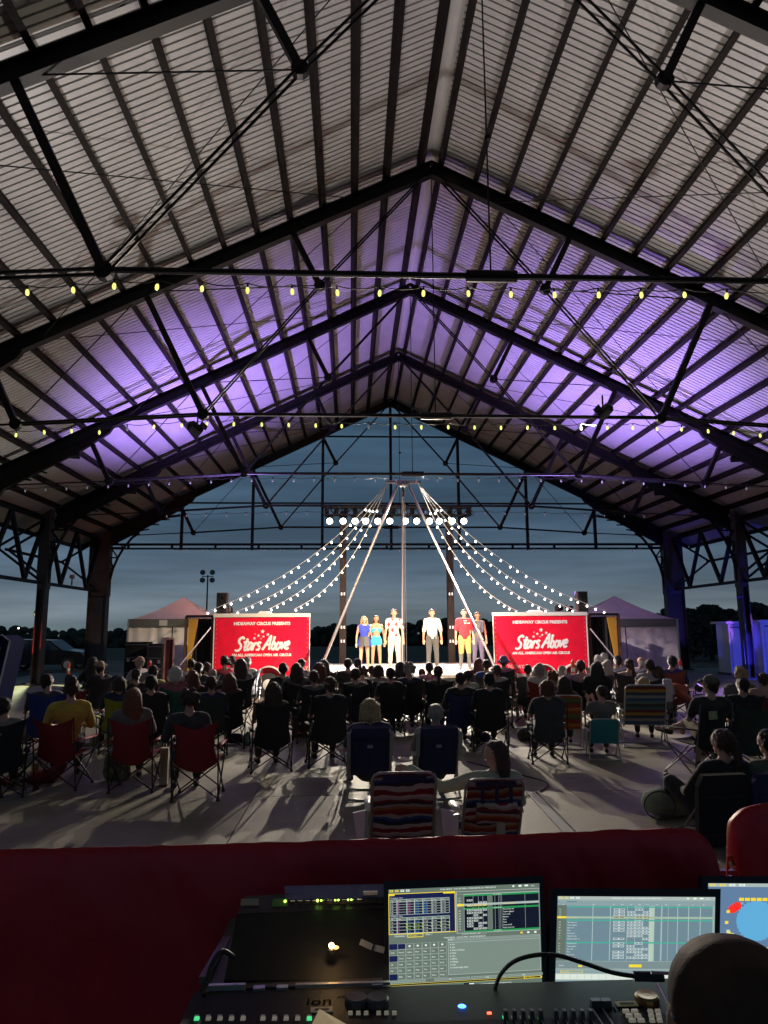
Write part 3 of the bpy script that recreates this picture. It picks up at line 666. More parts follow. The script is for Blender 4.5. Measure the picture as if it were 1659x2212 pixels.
def kiosk():
    p = atY(8, 1400, 15.5); t = thing('blue_kiosk', 'blue glossy kiosk with silver edge at the left border', 'kiosk', (p.x-.55, 15.5, 0))
    zt = atY(10, 1372, 15.5).z
    m = MB(); m.prism([(-.9, .05), (.50, .05), (.62, .9), (.76, zt-.12), (.60, zt), (-.9, zt)], -.2, .5); m.build('body', BLUEP, t)
    m = MB(); m.path([(.50, -.21, .05), (.62, -.21, .9), (.76, -.21, zt-.12), (.60, -.21, zt), (-.9, -.21, zt)], .018, 6); m.build('edge_trim', ALU, t)
    m = MB(); m.path([(.36, -.22, .5), (.46, -.22, 1.0), (.58, -.22, zt-.25)], .012, 6); m.build('inner_trim', ALU, t)
    MB().box((-.1, -.215, zt-.5), (.7, .02, .5)).build('display_pane', mat('dark_pane', (.02, .02, .05), .1), t)
kiosk()
def racks():
    for i, (px0, px1, Y, h, lab) in enumerate(((270, 318, 22.9, 1.55, 'tall black equipment rack at the foot of the left black column'), (322, 350, 22.3, 1.5, 'black equipment case right of the tall rack'))):
        a, b_ = atY(px0, 1400, Y).x, atY(px1, 1400, Y).x; t = thing('equipment_rack', lab, 'equipment case', ((a+b_)/2, Y, 0)); w = b_-a
        MB().box((0, .3, h/2+.08), (w, .6, h)).build('body', BLKP, t)
        for z in (.25, .7, 1.15, h): MB().box((0, -.02, z), (w, .03, .03)).build('rail', mat('dull_metal', (.15, .14, .14), .4, .8), t)
        for sx in (-1, 1): MB().box((sx*w*.32, -.03, h*.7), (.08, .03, .1)).build('latch', ALU, t)
        for sx in (-1, 1): MB().lathe((sx*w*.4, .1, .05), [(.05, .02), (.05, -.02)], 8, 'Y').build('caster', BLACK, t)
    a, b_ = atY(356, 1400, 21.6).x, atY(375, 1400, 21.6).x; t = thing('metal_frame_cart', 'upright metal frame coloured as if red lit beside the equipment cases', 'cart', ((a+b_)/2, 21.6, 0)); w = (b_-a)/2; PF = mat('frame_painted_red_light', (.45, .22, .20), .4)  # red light on the frame is put into its pink colour
    for sx in (-1, 1): MB().bar((sx*w, 0, .05), (sx*w, 0, 1.75), .04, .04).build('upright', PF, t)
    for z in (.12, 1.74): MB().bar((-w, 0, z), (w, 0, z), .04, .04).build('crosspiece', PF, t)
    MB().box((0, .05, .93), (2*w-.05, .03, 1.55)).build('backing', mat('dark_red_backing', (.06, .01, .01), .6), t)
racks()
def car():
    p = atY(100, 1420, 40); t = thing('parked_car', 'dark parked car outside the pavilion on the far left', 'car', (p.x, 40, -.13)); cp = mat('dark_car_paint', (.012, .015, .02), .15, .3)
    m = MB(); m.prism([(-2.5, .35), (2.25, .35), (2.35, .75), (2.1, 1.0), (1.15, 1.12), (.45, 1.62), (-1.9, 1.68), (-2.4, 1.1), (-2.5, .7)], -.88, .88); m.build('body', cp, t)
    m = MB(); m.prism([(1.0, 1.12), (.42, 1.55), (-.5, 1.58), (-.5, 1.12)], -.9, .9); m.build('window', mat('car_glass', (.05, .07, .09), .05), t)
    m = MB(); m.prism([(-.6, 1.12), (-.6, 1.58), (-1.8, 1.6), (-2.1, 1.12)], -.9, .9); m.build('window', mat('car_glass', (.05, .07, .09), .05), t)
    for x in (-1.5, 1.5):
        for y in (-.85, .85):
            w = MB().lathe((x, y, .36), [(.2, .11), (.35, .1), (.36, 0), (.35, -.1), (.2, -.11)], 18, 'Y').build('tyre', MATS['tyre_rubber'], t); MB().lathe((x, y, .36), [(.2, .13), (.2, -.13)], 12, 'Y').build('rim', ALU, w)
    for y in (-.6, .6): MB().box((2.33, y, .78), (.06, .3, .16)).build('headlight', mat('lamp_glass', (.4, .4, .4), .1), t)
car()
def bollard(label, px, py, Y, cat='traffic cone'):
    p = atY(px, py, Y); h = p.z; t = thing('post_cone', label, 'traffic post', (p.x, Y, 0), 0, 'orange red posts around the seating'); om = mat('orange_plastic', (.75, .08, .04), .5)
    MB().lathe((0, 0, 0), [(.05, .05), (.05, h-.05), (.02, h)], 10).build('tube', om, t); MB().lathe((0, 0, 0), [(.17, 0), (.17, .04), (.08, .06)], 10).build('base', BLACK, t); MB().lathe((0, 0, h-.3), [(.053, 0), (.053, .1)], 10).build('band', WHITEP, t)
bollard('orange post against the left brown column', 149, 1431, 26.4); bollard('orange post beside the person in a pale cap', 323, 1427, 20.0); bollard('orange post between the navy shirted man and the black column', 1469, 1468-45, 20.5); bollard('pinkish post against the right trailer wheels', 1358-3, 1459-30, 19.0); bollard('red post near the stage front by the right trailer', 1237, 1425, 18.6)
def tower():
    Y = 75; b = atY(446, 1330, Y); zt = atY(446, 1242, Y).z; t = thing('floodlight_mast', 'far floodlight mast with four unlit round lamps', 'light mast', (b.x, Y, -.2)); zt += .2
    MB().tube((0, 0, 0), (0, 0, zt), .10, 8, .07).build('mast', STEEL, t); MB().bar((-.6, 0, zt-.15), (.6, 0, zt-.15), .08, .08).build('crossarm', STEEL, t)
    for sx in (-.5, .5):
        for sz in (-.55, .25): MB().lathe((sx, -.1, zt+sz), [(.08, .2), (.26, .05), (.28, -.12), (.24, -.14)], 14, 'Y').build('floodlight', mat('floodlight_glass', (.10, .10, .10), .3), t)
tower()
m = MB(); p = atY(170, 1279, 30.5); m.box((0, 0, .36), (.14, .2, .16)); m.lathe((0, -.1, .36), [(.05, 0), (.05, -.1)], 8, 'Y'); t_ = thing('security_camera', 'small pink camera on the left eave girder', 'camera', (XC-EH, 30.5, 3.86)); m.build('camera_body', mat('pink_plastic', (.7, .35, .32), .5), t_); MB().tube((0, 0, 0), (0, 0, .3), .03, 6).build('stand', STEEL, t_)  # camera body in one even pink
for k, (px, py) in enumerate(((40, 1357), (84, 1356), (190, 1359))):
    p = atY(px, py, 136); tag(MB().ball(p, .16, 6, 4).build('shore_lamp', mat('far_lamp', (1, .9, .6), .5, emit=(1, .85, .5), es=6, hidden_lamp=True)), ('brightest', 'middle', 'faint right')[k]+' tiny lit lamp on the far left shore', 'lamp')
# ------------------------------------------------------------------ coloured washes with their lamps
def wash(label, p, to, energy, col, angle, lens):
    p = V(p); t = thing('wash_light', label, 'stage lamp', p, 0, 'floor wash lamps'); d = (V(to)-p).normalized(); R = d.to_track_quat('-Y', 'Z').to_matrix()
    m = MB(); m.lathe((0, 0, 0), [(.06, .14), (.11, .1), (.12, -.06), (.11, -.06)], 12, 'Y'); m.v = [tuple(R @ V(v)+V((0, 0, .22))) for v in m.v]; m.build('can', BLACK, t)
    m = MB(); m.lathe((0, 0, 0), [(.1, -.05), (.001, -.055)], 12, 'Y'); m.v = [tuple(R @ V(v)+V((0, 0, .22))) for v in m.v]; m.build('lens', lens, t)
    m = MB(); m.box((0, 0, .01), (.2, .2, .02)); m.bar((-.13, 0, .02), (-.13, 0, .24), .015, .03); m.bar((.13, 0, .02), (.13, 0, .24), .015, .03); m.build('stand', BLACK, t)
    spot('wash_beam', p+V((0, 0, .22))+d*.12, to, energy, col, angle, 1.0, .1)
PL = mat('purple_lens', (.5, .3, 1), .3, emit=(.45, .2, 1), es=.6, hidden_lamp=True)
PUR = (.42, .26, 1.0)
wash('purple wash lamp on the roof of the left trailer', (-3.9, 23.1, 2.43), (-4.6, 23.6, 10.2), 8200, PUR, 98, PL)
wash('purple wash lamp on the roof of the right trailer', (7.1, 23.1, 2.43), (8.7, 22.6, 10.2), 8400, PUR, 101, PL)
wash('reddish wash lamp behind the left trailer roof edge', (-4.0, 23.8, 2.43), (-6.0, 27.4, 3.3), 420, (1, .30, .12), 40, PL)
wash('purple wash lamp behind the right trailer roof edge', (7.0, 23.9, 2.43), (10.2, 26.6, 2.9), 110, (.55, .3, 1), 85, PL)
WWL = mat('added_fill_lens', (1, .95, .9), .3, emit=(1, .9, .85), es=4, hidden_lamp=True)  # lens shared by the added white floor lamps
wash('added white fill lamp on the floor before the left half of the stage', (-1.6, 18.3, 0), (-3.0, 6.0, 10.5), 2150, (1, .93, .90), 100, WWL)  # added uplight in place of bounce off the stage floor
wash('added white fill lamp on the floor before the right half of the stage', (5.2, 18.2, 0), (7.0, 6.0, 10.5), 2150, (1, .91, .90), 100, WWL)  # added twin for the right half of the near roof
WL = mat('warm_work_lens', (1, .95, .6), .3, emit=(1, .95, .55), es=.6, hidden_lamp=True)
def worklamp(label, p, to, e, col, ang, lens):
    t = thing('work_light', label, 'work light', (p[0], p[1], 0)); MB().tube((0, 0, 0), (0, 0, p[2]), .025, 8).build('stand', BLACK, t); MB().box((0, 0, .02), (.5, .5, .04)).build('base', BLACK, t)
    d = (V(to)-V((p[0], p[1], p[2]+.05))).normalized(); R = d.to_track_quat('-Y', 'Z').to_matrix(); c = V((0, 0, p[2]+.05))
    MB().box(c, (.22, .10, .16), R).build('lamp_head', BLACK, t); MB().box(c+d*.055, (.18, .008, .12), R).build('lens', lens, t)
    spot('work_beam', V((p[0], p[1], 0))+c+d*.12, to, e, col, ang, .25, .05)
wash('added white fill lamp on the floor left of the left trailer', (-7.4, 21.8, 0), (-11.0, 19.5, 7.6), 520, (1, .95, .85), 92, WWL)  # added to brighten the low eaves on the left
wash('added white fill lamp on the floor right of the right trailer', (10.4, 21.4, 0), (14.4, 18.5, 7.6), 520, (1, .95, .88), 92, WWL)  # added likewise for the right eaves
worklamp('work light on a thin stand lighting the left floor patch', (-12.2, 28.6, 2.6), (-10.6, 25.0, 0), 900, (.95, 1, .55), 78, WL)
worklamp('purple work light lighting the floor near the right cabins', (15.2, 27.4, 3.1), (10.6, 19.6, 0), 700, (.5, .28, 1), 34, mat('unlit_purple_lens', (.1, .05, .2), .2))
worklamp('blue uplight standing near the right brown column', (14.9, 25.2, .35), (15.5, 27.7, 1.1), 1100, (.05, .04, 1.0), 27, mat('blue_lens', (.1, .1, 1), .3, emit=(.08, .08, 1), es=4, hidden_lamp=True))
worklamp('purple flood lamp on a stand beyond the right side of the seating', (17.9, 24.6, 2.5), (14.95, 29.5, 1.75), 900, (.40, .12, 1), 20, PL)
worklamp('blue flood lamp at the right edge before the last cabin', (17.6, 23.2, .3), (17.0, 28.7, 1.4), 700, (.05, .06, 1.0), 80, MATS['blue_lens'])
worklamp('red uplight at the left brown column', (-12.9, 26.5, .5), (-11.75, 27.7, 1.7), 500, (1, .08, .05), 28, mat('red_lens', (1, .1, .05), .3, emit=(1, .05, .03), es=3, hidden_lamp=True))
# ================================================================== PEOPLE
def caps(mb, p, q, r, r2=None, n=10, sc=None):
    """closed tapered capsule between two points"""
    p, q = V(p), V(q); r2 = r if r2 is None else r2; d = q-p; L = d.length; d = d.normalized() if L > 1e-6 else V((0, 0, 1)); a = d.orthogonal().normalized(); b = d.cross(a); rings = []
    for i in range(4): t = math.pi/2*(1-i/3.5); rings.append((p-d*r*math.sin(t), max(.001, r*math.cos(t))))
    rings[-1] = (p, r)
    for i in range(4): t = math.pi/2*(i/3.0); rings.append((q+d*r2*math.sin(t), max(.001, r2*math.cos(t))))
    vs = []
    for c, rr in rings:
        for j in range(n): w = (a*math.cos(2*math.pi*j/n)+b*math.sin(2*math.pi*j/n))*rr; vs.append(c+w)
    if sc: vs = [p+V((x.x*sc[0], x.y*sc[1], x.z*sc[2])) for x in (v-p for v in vs)]
    fs = [(i*n+j, i*n+(j+1) % n, (i+1)*n+(j+1) % n, (i+1)*n+j) for i in range(7) for j in range(n)]; fs += [tuple(range(n))[::-1], tuple(7*n+j for j in range(n))]
    mb.add(vs, fs)
_cache = {}
def tufts(me, n=420):
    """loose locks that break up the outline of the hair"""
    random.seed(4); N_ = len(me.vertices); vs = [tuple(v.co) for v in me.vertices]; fs = [tuple(p.vertices) for p in me.polygons]
    co = [v.co.copy() for v in me.vertices]; no = [v.normal.copy() for v in me.vertices]; zt = max(c.z for c in co)
    for _ in range(n):
        i = random.randrange(N_); c, d = co[i], no[i]; dn = V((0, 0, -1)); t = (dn-d*dn.dot(d))
        t = t.normalized() if t.length > .1 else V((random.uniform(-1, 1), random.uniform(-1, 1), 0)).normalized()
        t = (t+V((random.gauss(0, .25), random.gauss(0, .25), random.gauss(0, .15)))).normalized(); s = d.cross(t)*random.uniform(.002, .006); L = random.uniform(.02, .055); k = len(vs)
        m = c+t*L*.5+d*.007; e = c+t*L+d*random.uniform(-.002, .014)
        vs += [tuple(c-s), tuple(c+s), tuple(m+s*.8), tuple(m-s*.8), tuple(e)]; fs += [(k, k+1, k+2, k+3), (k+3, k+2, k+4)]
    o = bpy.data.meshes.new('hair'); o.from_pydata(vs, [], fs); o.polygons.foreach_set('use_smooth', [True]*len(fs)); o.update(); return o
def fuse(key, fn, voxel, smooth=2, disp=0, dscale=20):
    """joins the capsules of a figure into one continuous skin"""
    if key in _cache: return _cache[key]
    mb = MB(); fn(mb); me = mb.mesh('body', [])
    def setup(o):
        r = o.modifiers.new('r', 'REMESH'); r.mode = 'VOXEL'; r.voxel_size = voxel; r.use_smooth_shade = True
        if smooth: s = o.modifiers.new('s', 'SMOOTH'); s.factor = .5; s.iterations = smooth
    out = evaluated(me, setup)
    if disp:
        k = len(out.vertices); co = np.empty(k*3, 'f'); no = np.empty(k*3, 'f'); out.vertices.foreach_get('co', co); out.vertices.foreach_get('normal', no); c = co.reshape(-1, 3); q = c*np.array(dscale)
        w = (np.sin(q[:, 0]*1.9+1.3*np.sin(q[:, 1]*1.7+q[:, 2]))+np.sin(q[:, 1]*2.3+1.1*np.sin(q[:, 2]*1.3+2*q[:, 0]))+np.sin(q[:, 2]*2.1+1.7*np.sin(q[:, 0]*1.1)))/3*.6
        c += no.reshape(-1, 3)*(disp*w)[:, None]; out.vertices.foreach_set('co', c.ravel()); out.update()
    if isinstance(key, tuple) and key[0] == 'h': out = tufts(out)
    out.materials.clear(); out.materials.append(None); _cache[key] = out; return out
def put(name, me, m, parent):
    o = link(name, me, parent); o.material_slots[0].link = 'OBJECT'; o.material_slots[0].material = m; return o
# skeletons: figure faces +Y, stands at z = 0
def skeleton(pose):
    S = {}
    if pose in ('camp', 'low', 'floor', 'crossed', 'reach', 'handsup'):
        low = pose in ('low', 'reach'); fl = pose == 'floor'; sz = .50 if not (low or fl) else (.30 if low else .13); lean = .20 if not low else .22
        S['pel'] = V((0, -.04, sz)); S['ches'] = V((0, -.04-lean*.75, sz+.36)); S['neck'] = V((0, -.02-lean, sz+.53)); S['head'] = V((0, .01-lean, sz+.685))
        for s, k in ((-1, 'l'), (1, 'r')):
            S['hip'+k] = V((s*.10, 0, sz)); S['knee'+k] = V((s*.14, .42, sz+(.04 if not low else .10))); S['ank'+k] = V((s*.14, .50 if not low else .72, .10)); S['toe'+k] = V((s*.15, (.50 if not low else .72)+.17, .06))
            if fl: S['knee'+k] = V((s*.22, .38, .36)); S['ank'+k] = V((s*.12, .62, .09)); S['toe'+k] = V((s*.12, .80, .06))
            S['sh'+k] = V((s*.185, S['ches'].y-.01, S['neck'].z-.07)); S['el'+k] = V((s*.275, S['ches'].y+.16, sz+.22)); S['wr'+k] = V((s*.20, S['ches'].y+.40, sz+.20)); S['fd'+k] = V((-s*.25, 1, -.1)).normalized()
        if pose == 'crossed':
            S['kneel'] = V((-.20, .42, sz+.12)); S['ankl'] = V((.26-.5-.2, .50, sz+.02)); S['toel'] = V((-.60, .60, sz+.02)); S['kneer'] = V((-.02, .44, sz)); S['ankr'] = V((-.10, .42, .1)); S['toer'] = V((-.12, .6, .06))
        if pose == 'reach':
            S['ell'] = V((-.50, S['ches'].y+.06, S['shl'].z-.08)); S['wrl'] = V((-.80, S['ches'].y+.24, S['shl'].z+.06)); S['fdl'] = V((-1, .35, .1)).normalized(); S['shl'].x -= .02
        if pose == 'handsup':
            for s, k in ((-1, 'l'), (1, 'r')): S['el'+k] = V((s*.24, .02, sz+.30)); S['wr'+k] = V((-.17+s*.05, .0, sz+.52)); S['fd'+k] = V((-.2, .2, 1)).normalized()
    else:
        S['pel'] = V((0, 0, .95)); S['ches'] = V((0, -.01, 1.30)); S['neck'] = V((0, -.01, 1.50)); S['head'] = V((0, .01, 1.655))
        for s, k in ((-1, 'l'), (1, 'r')):
            S['hip'+k] = V((s*.09, 0, .93)); S['knee'+k] = V((s*.115, .02, .50)); S['ank'+k] = V((s*.13, -.01, .09)); S['toe'+k] = V((s*.17, .15, .045))
            S['sh'+k] = V((s*.185, -.01, 1.425)); S['el'+k] = V((s*.255, -.02, 1.13)); S['wr'+k] = V((s*.275, .05, .88)); S['fd'+k] = V((-s*.05, .1, -1)).normalized()
    return S
def limb(mb, a, b, c, r0, r1, r2): caps(mb, a, b, r0, r1); caps(mb, b, c, r1, r2)
def hand(mb, w, d, side, curl=.35, s=1.0):
    d = d.normalized(); u = V((side, 0, .15)); u = (u-d*u.dot(d)).normalized() if abs(u.dot(d)) < .9 else d.orthogonal(); nrm = d.cross(u)
    pc = w+d*.075*s
    for k, x in enumerate((-.027, -.009, .009, .027)):
        a = w+u*x*.6*s+d*.02*s; b = w+u*x*s+d*.085*s; caps(mb, a, b, .013*s, .011*s, 6)
        L = (.058, .070, .074, .062)[k]*s; c = b+(d*.8-nrm*.35*side*curl).normalized()*L*.5; e = c+(d*.6-nrm*.8*side*curl).normalized()*L*.5; caps(mb, b, c, .0095*s, .009*s, 6); caps(mb, c, e, .009*s, .0075*s, 6)
    a = w+d*.03*s+u*.02*s; b = a+(u*.8+d*.7).normalized()*.04*s; caps(mb, a, b, .012*s, .0105*s, 6); caps(mb, b, b+(u*.25+d).normalized()*.032*s, .0105*s, .0085*s, 6)
def headcaps(mb, h, yaw):
    R = Matrix.Rotation(yaw, 3, 'Z'); P = lambda x, y, z: h+R @ V((x, y, z))
    caps(mb, P(0, -.018, .025), P(0, .012, .022), .088, .086, 14); caps(mb, P(0, -.01, -.02), P(0, .035, -.065), .072, .045, 12); caps(mb, P(0, .05, -.085), P(0, .06, -.088), .026, .022, 8)
    caps(mb, P(0, .082, .02), P(0, .108, -.022), .009, .014, 8); caps(mb, P(-.02, .086, .033), P(.02, .086, .033), .012, .012, 6); caps(mb, P(-.018, .083, -.052), P(.018, .083, -.052), .009, .009, 6)
    for s in (-1, 1): caps(mb, P(s*.083, -.005, .012), P(s*.088, -.012, -.015), .014, .011, 6)
def bodyfn(pose, yaw, fem, feet=True):
    S = skeleton(pose); w = .92 if fem else 1.0
    def f(mb):
        headcaps(mb, S['head'], yaw); caps(mb, S['neck']-V((0, 0, .05)), S['head']-V((0, .015, .04)), .060*w, .052*w)
        caps(mb, S['pel'], S['pel']+V((0, 0, .06)), .14, .13, 12, (1.15, .85, 1)); caps(mb, S['pel'], S['ches'], .125*w, .14*w, 12); caps(mb, S['ches']+V((-.07, 0, .03)), S['ches']+V((.07, 0, .03)), .125*w, .125*w, 12)
        caps(mb, S['shl'], S['shr'], .062*w, .062*w); caps(mb, S['shl']+V((.05, 0, .0)), S['neck'], .055, .05); caps(mb, S['shr']-V((.05, 0, .0)), S['neck'], .055, .05)
        for s, k in ((-1, 'l'), (1, 'r')):
            limb(mb, S['sh'+k], S['el'+k], S['wr'+k], .052*w, .038*w, .026*w); hand(mb, S['wr'+k], S['fd'+k], -s if k else s)
            limb(mb, S['hip'+k], S['knee'+k], S['ank'+k], .088, .055, .036); c = (S['knee'+k]*.65+S['ank'+k]*.35); caps(mb, c+V((0, -.02, 0)), c+V((0, -.015, -.1)), .052, .042)
            caps(mb, S['ank'+k]-V((0, .03, .04)), S['toe'+k], .035, .03)
    return f
def shirtfn(pose, fem, sleeve, hem=0.0, loose=.022):
    S = skeleton(pose); w = .92 if fem else 1.0
    def f(mb):
        g = loose
        caps(mb, S['pel']+V((0, 0, .05+hem)), S['ches'], .128*w+g, .142*w+g, 12); caps(mb, S['ches']+V((-.07, 0, .03)), S['ches']+V((.07, 0, .03)), .127*w+g, .127*w+g, 12)
        caps(mb, S['shl']+V((.03, 0, 0)), S['shr']-V((.03, 0, 0)), .066*w+g, .066*w+g); 
        for s in (-1, 1): caps(mb, S['neck']-V((s*.12, 0, .04)), S['neck']-V((s*.03, 0, .03)), .05+g*.5, .045+g*.3)
        for s, k in ((-1, 'l'), (1, 'r')):
            e = S['sh'+k].lerp(S['el'+k], min(1, sleeve)); 
            if sleeve > 0: caps(mb, S['sh'+k], e, .056*w+g, .044*w+g*.8)
            if sleeve > 1: caps(mb, S['el'+k], S['el'+k].lerp(S['wr'+k], sleeve-1), .044*w+g*.8, .034*w+g*.6)
    return f
def pantsfn(pose, length, g=.016, flare=0):
    S = skeleton(pose)
    def f(mb):
        caps(mb, S['pel'], S['pel']+V((0, 0, .07)), .14+g, .13+g, 12, (1.15, .87, 1))
        for k in 'lr':
            e = S['hip'+k].lerp(S['knee'+k], min(1, length)); caps(mb, S['hip'+k], e, .092+g, .060+g+(.03 if length < 1 else 0))
            if length > 1: caps(mb, S['knee'+k], S['knee'+k].lerp(S['ank'+k], length-1), .058+g, .042+g+flare)
    return f
def hairfn(pose, yaw, style):
    S = skeleton(pose); h = S['head']; R = Matrix.Rotation(yaw, 3, 'Z'); P = lambda x, y, z: h+R @ V((x, y, z))
    def f(mb):
        if style == 'bald': caps(mb, P(0, -.05, -.02), P(0, -.05, 0), .072, .07, 12); return
        caps(mb, P(0, -.036, .038), P(0, -.008, .05), .094, .086, 14)
        for s in (-1, 1): caps(mb, P(s*.06, -.03, .0), P(s*.058, -.03, -.03), .04, .028)
        if style in ('short',): caps(mb, P(0, -.06, -.02), P(0, -.065, -.05), .058, .045)
        if style == 'curly':
            random.seed(9)
            for _ in range(26):
                a = random.uniform(0, 6.28); z = random.uniform(-.04, .14); rr = .10*math.sqrt(max(.1, 1-(z/.16)**2)); caps(mb, P(math.cos(a)*rr, -.035+math.sin(a)*rr*.9-(.03 if math.sin(a) > 0 else 0), z), P(math.cos(a)*rr*1.05, -.035+math.sin(a)*rr-(.03 if math.sin(a) > 0 else 0), z+.01), .032, .032, 8)
        if style == 'bob':
            for k in range(9): a = math.pi*(.98+1.04*k/8); caps(mb, P(math.cos(a)*.075, -.02+math.sin(a)*.07, .04), P(math.cos(a)*.105, -.02+math.sin(a)*.085, -.10), .045, .026)
        if style in ('long', 'wavy'):
            L = -.27 if style == 'long' else -.34
            for k in range(9):
                a = math.pi*(1.0+1.0*k/8); caps(mb, P(math.cos(a)*.075, -.03+math.sin(a)*.06, .03), P(math.cos(a)*.10, -.055+math.sin(a)*.05, -.12), .045, .042); caps(mb, P(math.cos(a)*.10, -.055+math.sin(a)*.05, -.12), P(math.cos(a)*.09, -.09+math.sin(a)*.03, L+.03*math.sin(k*2.1)), .042, .02)
        if style == 'pony':
            caps(mb, P(0, -.12, .03), P(.01, -.15, 0), .03, .035); caps(mb, P(.01, -.15, 0), P(.03, -.15, -.16), .038, .042); caps(mb, P(.03, -.15, -.16), P(.04, -.13, -.32), .042, .012); caps(mb, P(0, -.06, -.02), P(0, -.06, -.05), .055, .04)
        if style == 'bun': caps(mb, P(0, -.06, -.02), P(0, -.06, -.05), .058, .04); caps(mb, P(0, -.09, .11), P(0, -.11, .12), .055, .055, 12)
        if style == 'braid':
            caps(mb, P(0, -.06, -.02), P(0, -.06, -.05), .06, .045)
            for k in range(6): caps(mb, P(.01*math.sin(k*2), -.10-.005*k, -.06-.05*k), P(-.01*math.sin(k*2), -.105-.005*k, -.09-.05*k), .03-.002*k, .026-.002*k, 8)
    return f
def hatfn(pose, yaw, kind):
    S = skeleton(pose); h = S['head']; R = Matrix.Rotation(yaw, 3, 'Z'); P = lambda x, y, z: h+R @ V((x, y, z))
    def f(mb):
        caps(mb, P(0, -.03, .065), P(0, -.01, .07), .098, .092, 14)
        if kind == 'cap':
            caps(mb, P(-.04, .10, .065), P(.04, .10, .065), .028, .028); caps(mb, P(-.03, .14, .055), P(.03, .14, .055), .022, .022)
        else:
            for k in range(16): a = 2*math.pi*k/16; caps(mb, P(math.cos(a)*.11, -.02+math.sin(a)*.11, .03), P(math.cos(a)*.165, -.02+math.sin(a)*.165, -.01), .022, .014, 6)
    return f
def clothmat(c, name='cloth'):
    k = '%s_%.2f_%.2f_%.2f' % (name, *c); return mat(k, c, .85, noise_amt=.16, noise_scale=7, bump=.7, bscale=12, sheen=.15)
SK = {'fair': mat('fair_skin', (.50, .30, .22), .55, noise_amt=.06), 'tan': mat('tan_skin', (.36, .20, .13), .55, noise_amt=.06), 'dark': mat('brown_skin', (.16, .085, .055), .55)}
HC = {n: mat(n+'_hair', c, .55, noise_amt=.4, noise_scale=45, bump=.6, bscale=(150, 150, 12)) for n, c in dict(black=(.012, .010, .009), brown=(.045, .025, .015), red=(.16, .055, .022), blond=(.42, .32, .17), grey=(.30, .28, .26), white=(.60, .58, .54), auburn=(.10, .035, .02)).items()}
def cachedmesh(kind, fn, voxel, *key, **k): return fuse((kind,)+key+(voxel,), fn, voxel, **k)
def person(label, loc, rz_, scale, pose='camp', yaw=0.0, hair='short', hc='brown', skin='fair', shirt=(.1, .1, .1), sleeve=.7, pants=(.03, .03, .04), plen=1.85, fem=False, hat=None, hatc=(.05, .05, .06), vox=.018, group='seated audience', face=False, loose=.022, shoe=(.03, .03, .03), shirtmat=None, pantsmat=None):
    t = thing('person', label, 'person', loc, rz_, group); t.scale = (scale,)*3
    put('body', cachedmesh('b', bodyfn(pose, yaw, fem), vox, pose, yaw, fem), SK[skin], t)
    put('shirt', cachedmesh('s', shirtfn(pose, fem, sleeve, loose=loose), max(vox, .014), pose, fem, sleeve, loose, disp=.020, dscale=8), shirtmat or clothmat(shirt), t)
    if plen: put('trousers', cachedmesh('p', pantsfn(pose, plen), max(vox, .014), pose, plen, disp=.008, dscale=11), pantsmat or clothmat(pants), t)
    S = skeleton(pose)
    if hair != 'none': put('hair', cachedmesh('h', hairfn(pose, yaw, hair), min(vox, .012), pose, yaw, hair, disp=.007 if hair in ('long', 'bob', 'wavy', 'pony', 'bun') else .010, dscale=(26, 26, 7) if hair in ('long', 'bob', 'wavy', 'pony') else 40, smooth=2), HC[hc], t)
    if hat: put('hat', cachedmesh('c', hatfn(pose, yaw, hat), .010, pose, yaw, hat), clothmat(hatc), t)
    for k in 'lr':
        def sf(mb, k=k): caps(mb, S['ank'+k]-V((0, .03, .045)), S['toe'+k]+V((0, .02, -.01)), .043, .038)
        put('shoe', cachedmesh('f', sf, .014, pose, k), clothmat(shoe, 'shoe'), t)
    if face:
        h = S['head']; R = Matrix.Rotation(yaw, 3, 'Z')
        for s in (-1, 1):
            m = MB(); m.ball(h+R @ V((s*.030, .080, .018)), .0125, 8, 6); e = m.build('eye', mat('eye_white', (.7, .7, .68), .2), t, True)
            m = MB(); m.ball(h+R @ V((s*.030, .0885, .018)), .0062, 8, 6); m.build('iris', mat('iris', (.03, .02, .015), .2), e, True)
            m = MB(); m.path([h+R @ V((s*(.030+d), .092-abs(d)*.25, .037+.004-abs(d)*.12)) for d in (-.018, 0, .018)], .0045, 6); m.build('eyebrow', HC[hc], t)
        m = MB(); m.path([h+R @ V((d, .093-abs(d)*.3, -.053)) for d in (-.024, -.01, .01, .024)], .0055, 6); m.build('lips', mat('lips', (.38, .12, .10), .5), t)
    return t
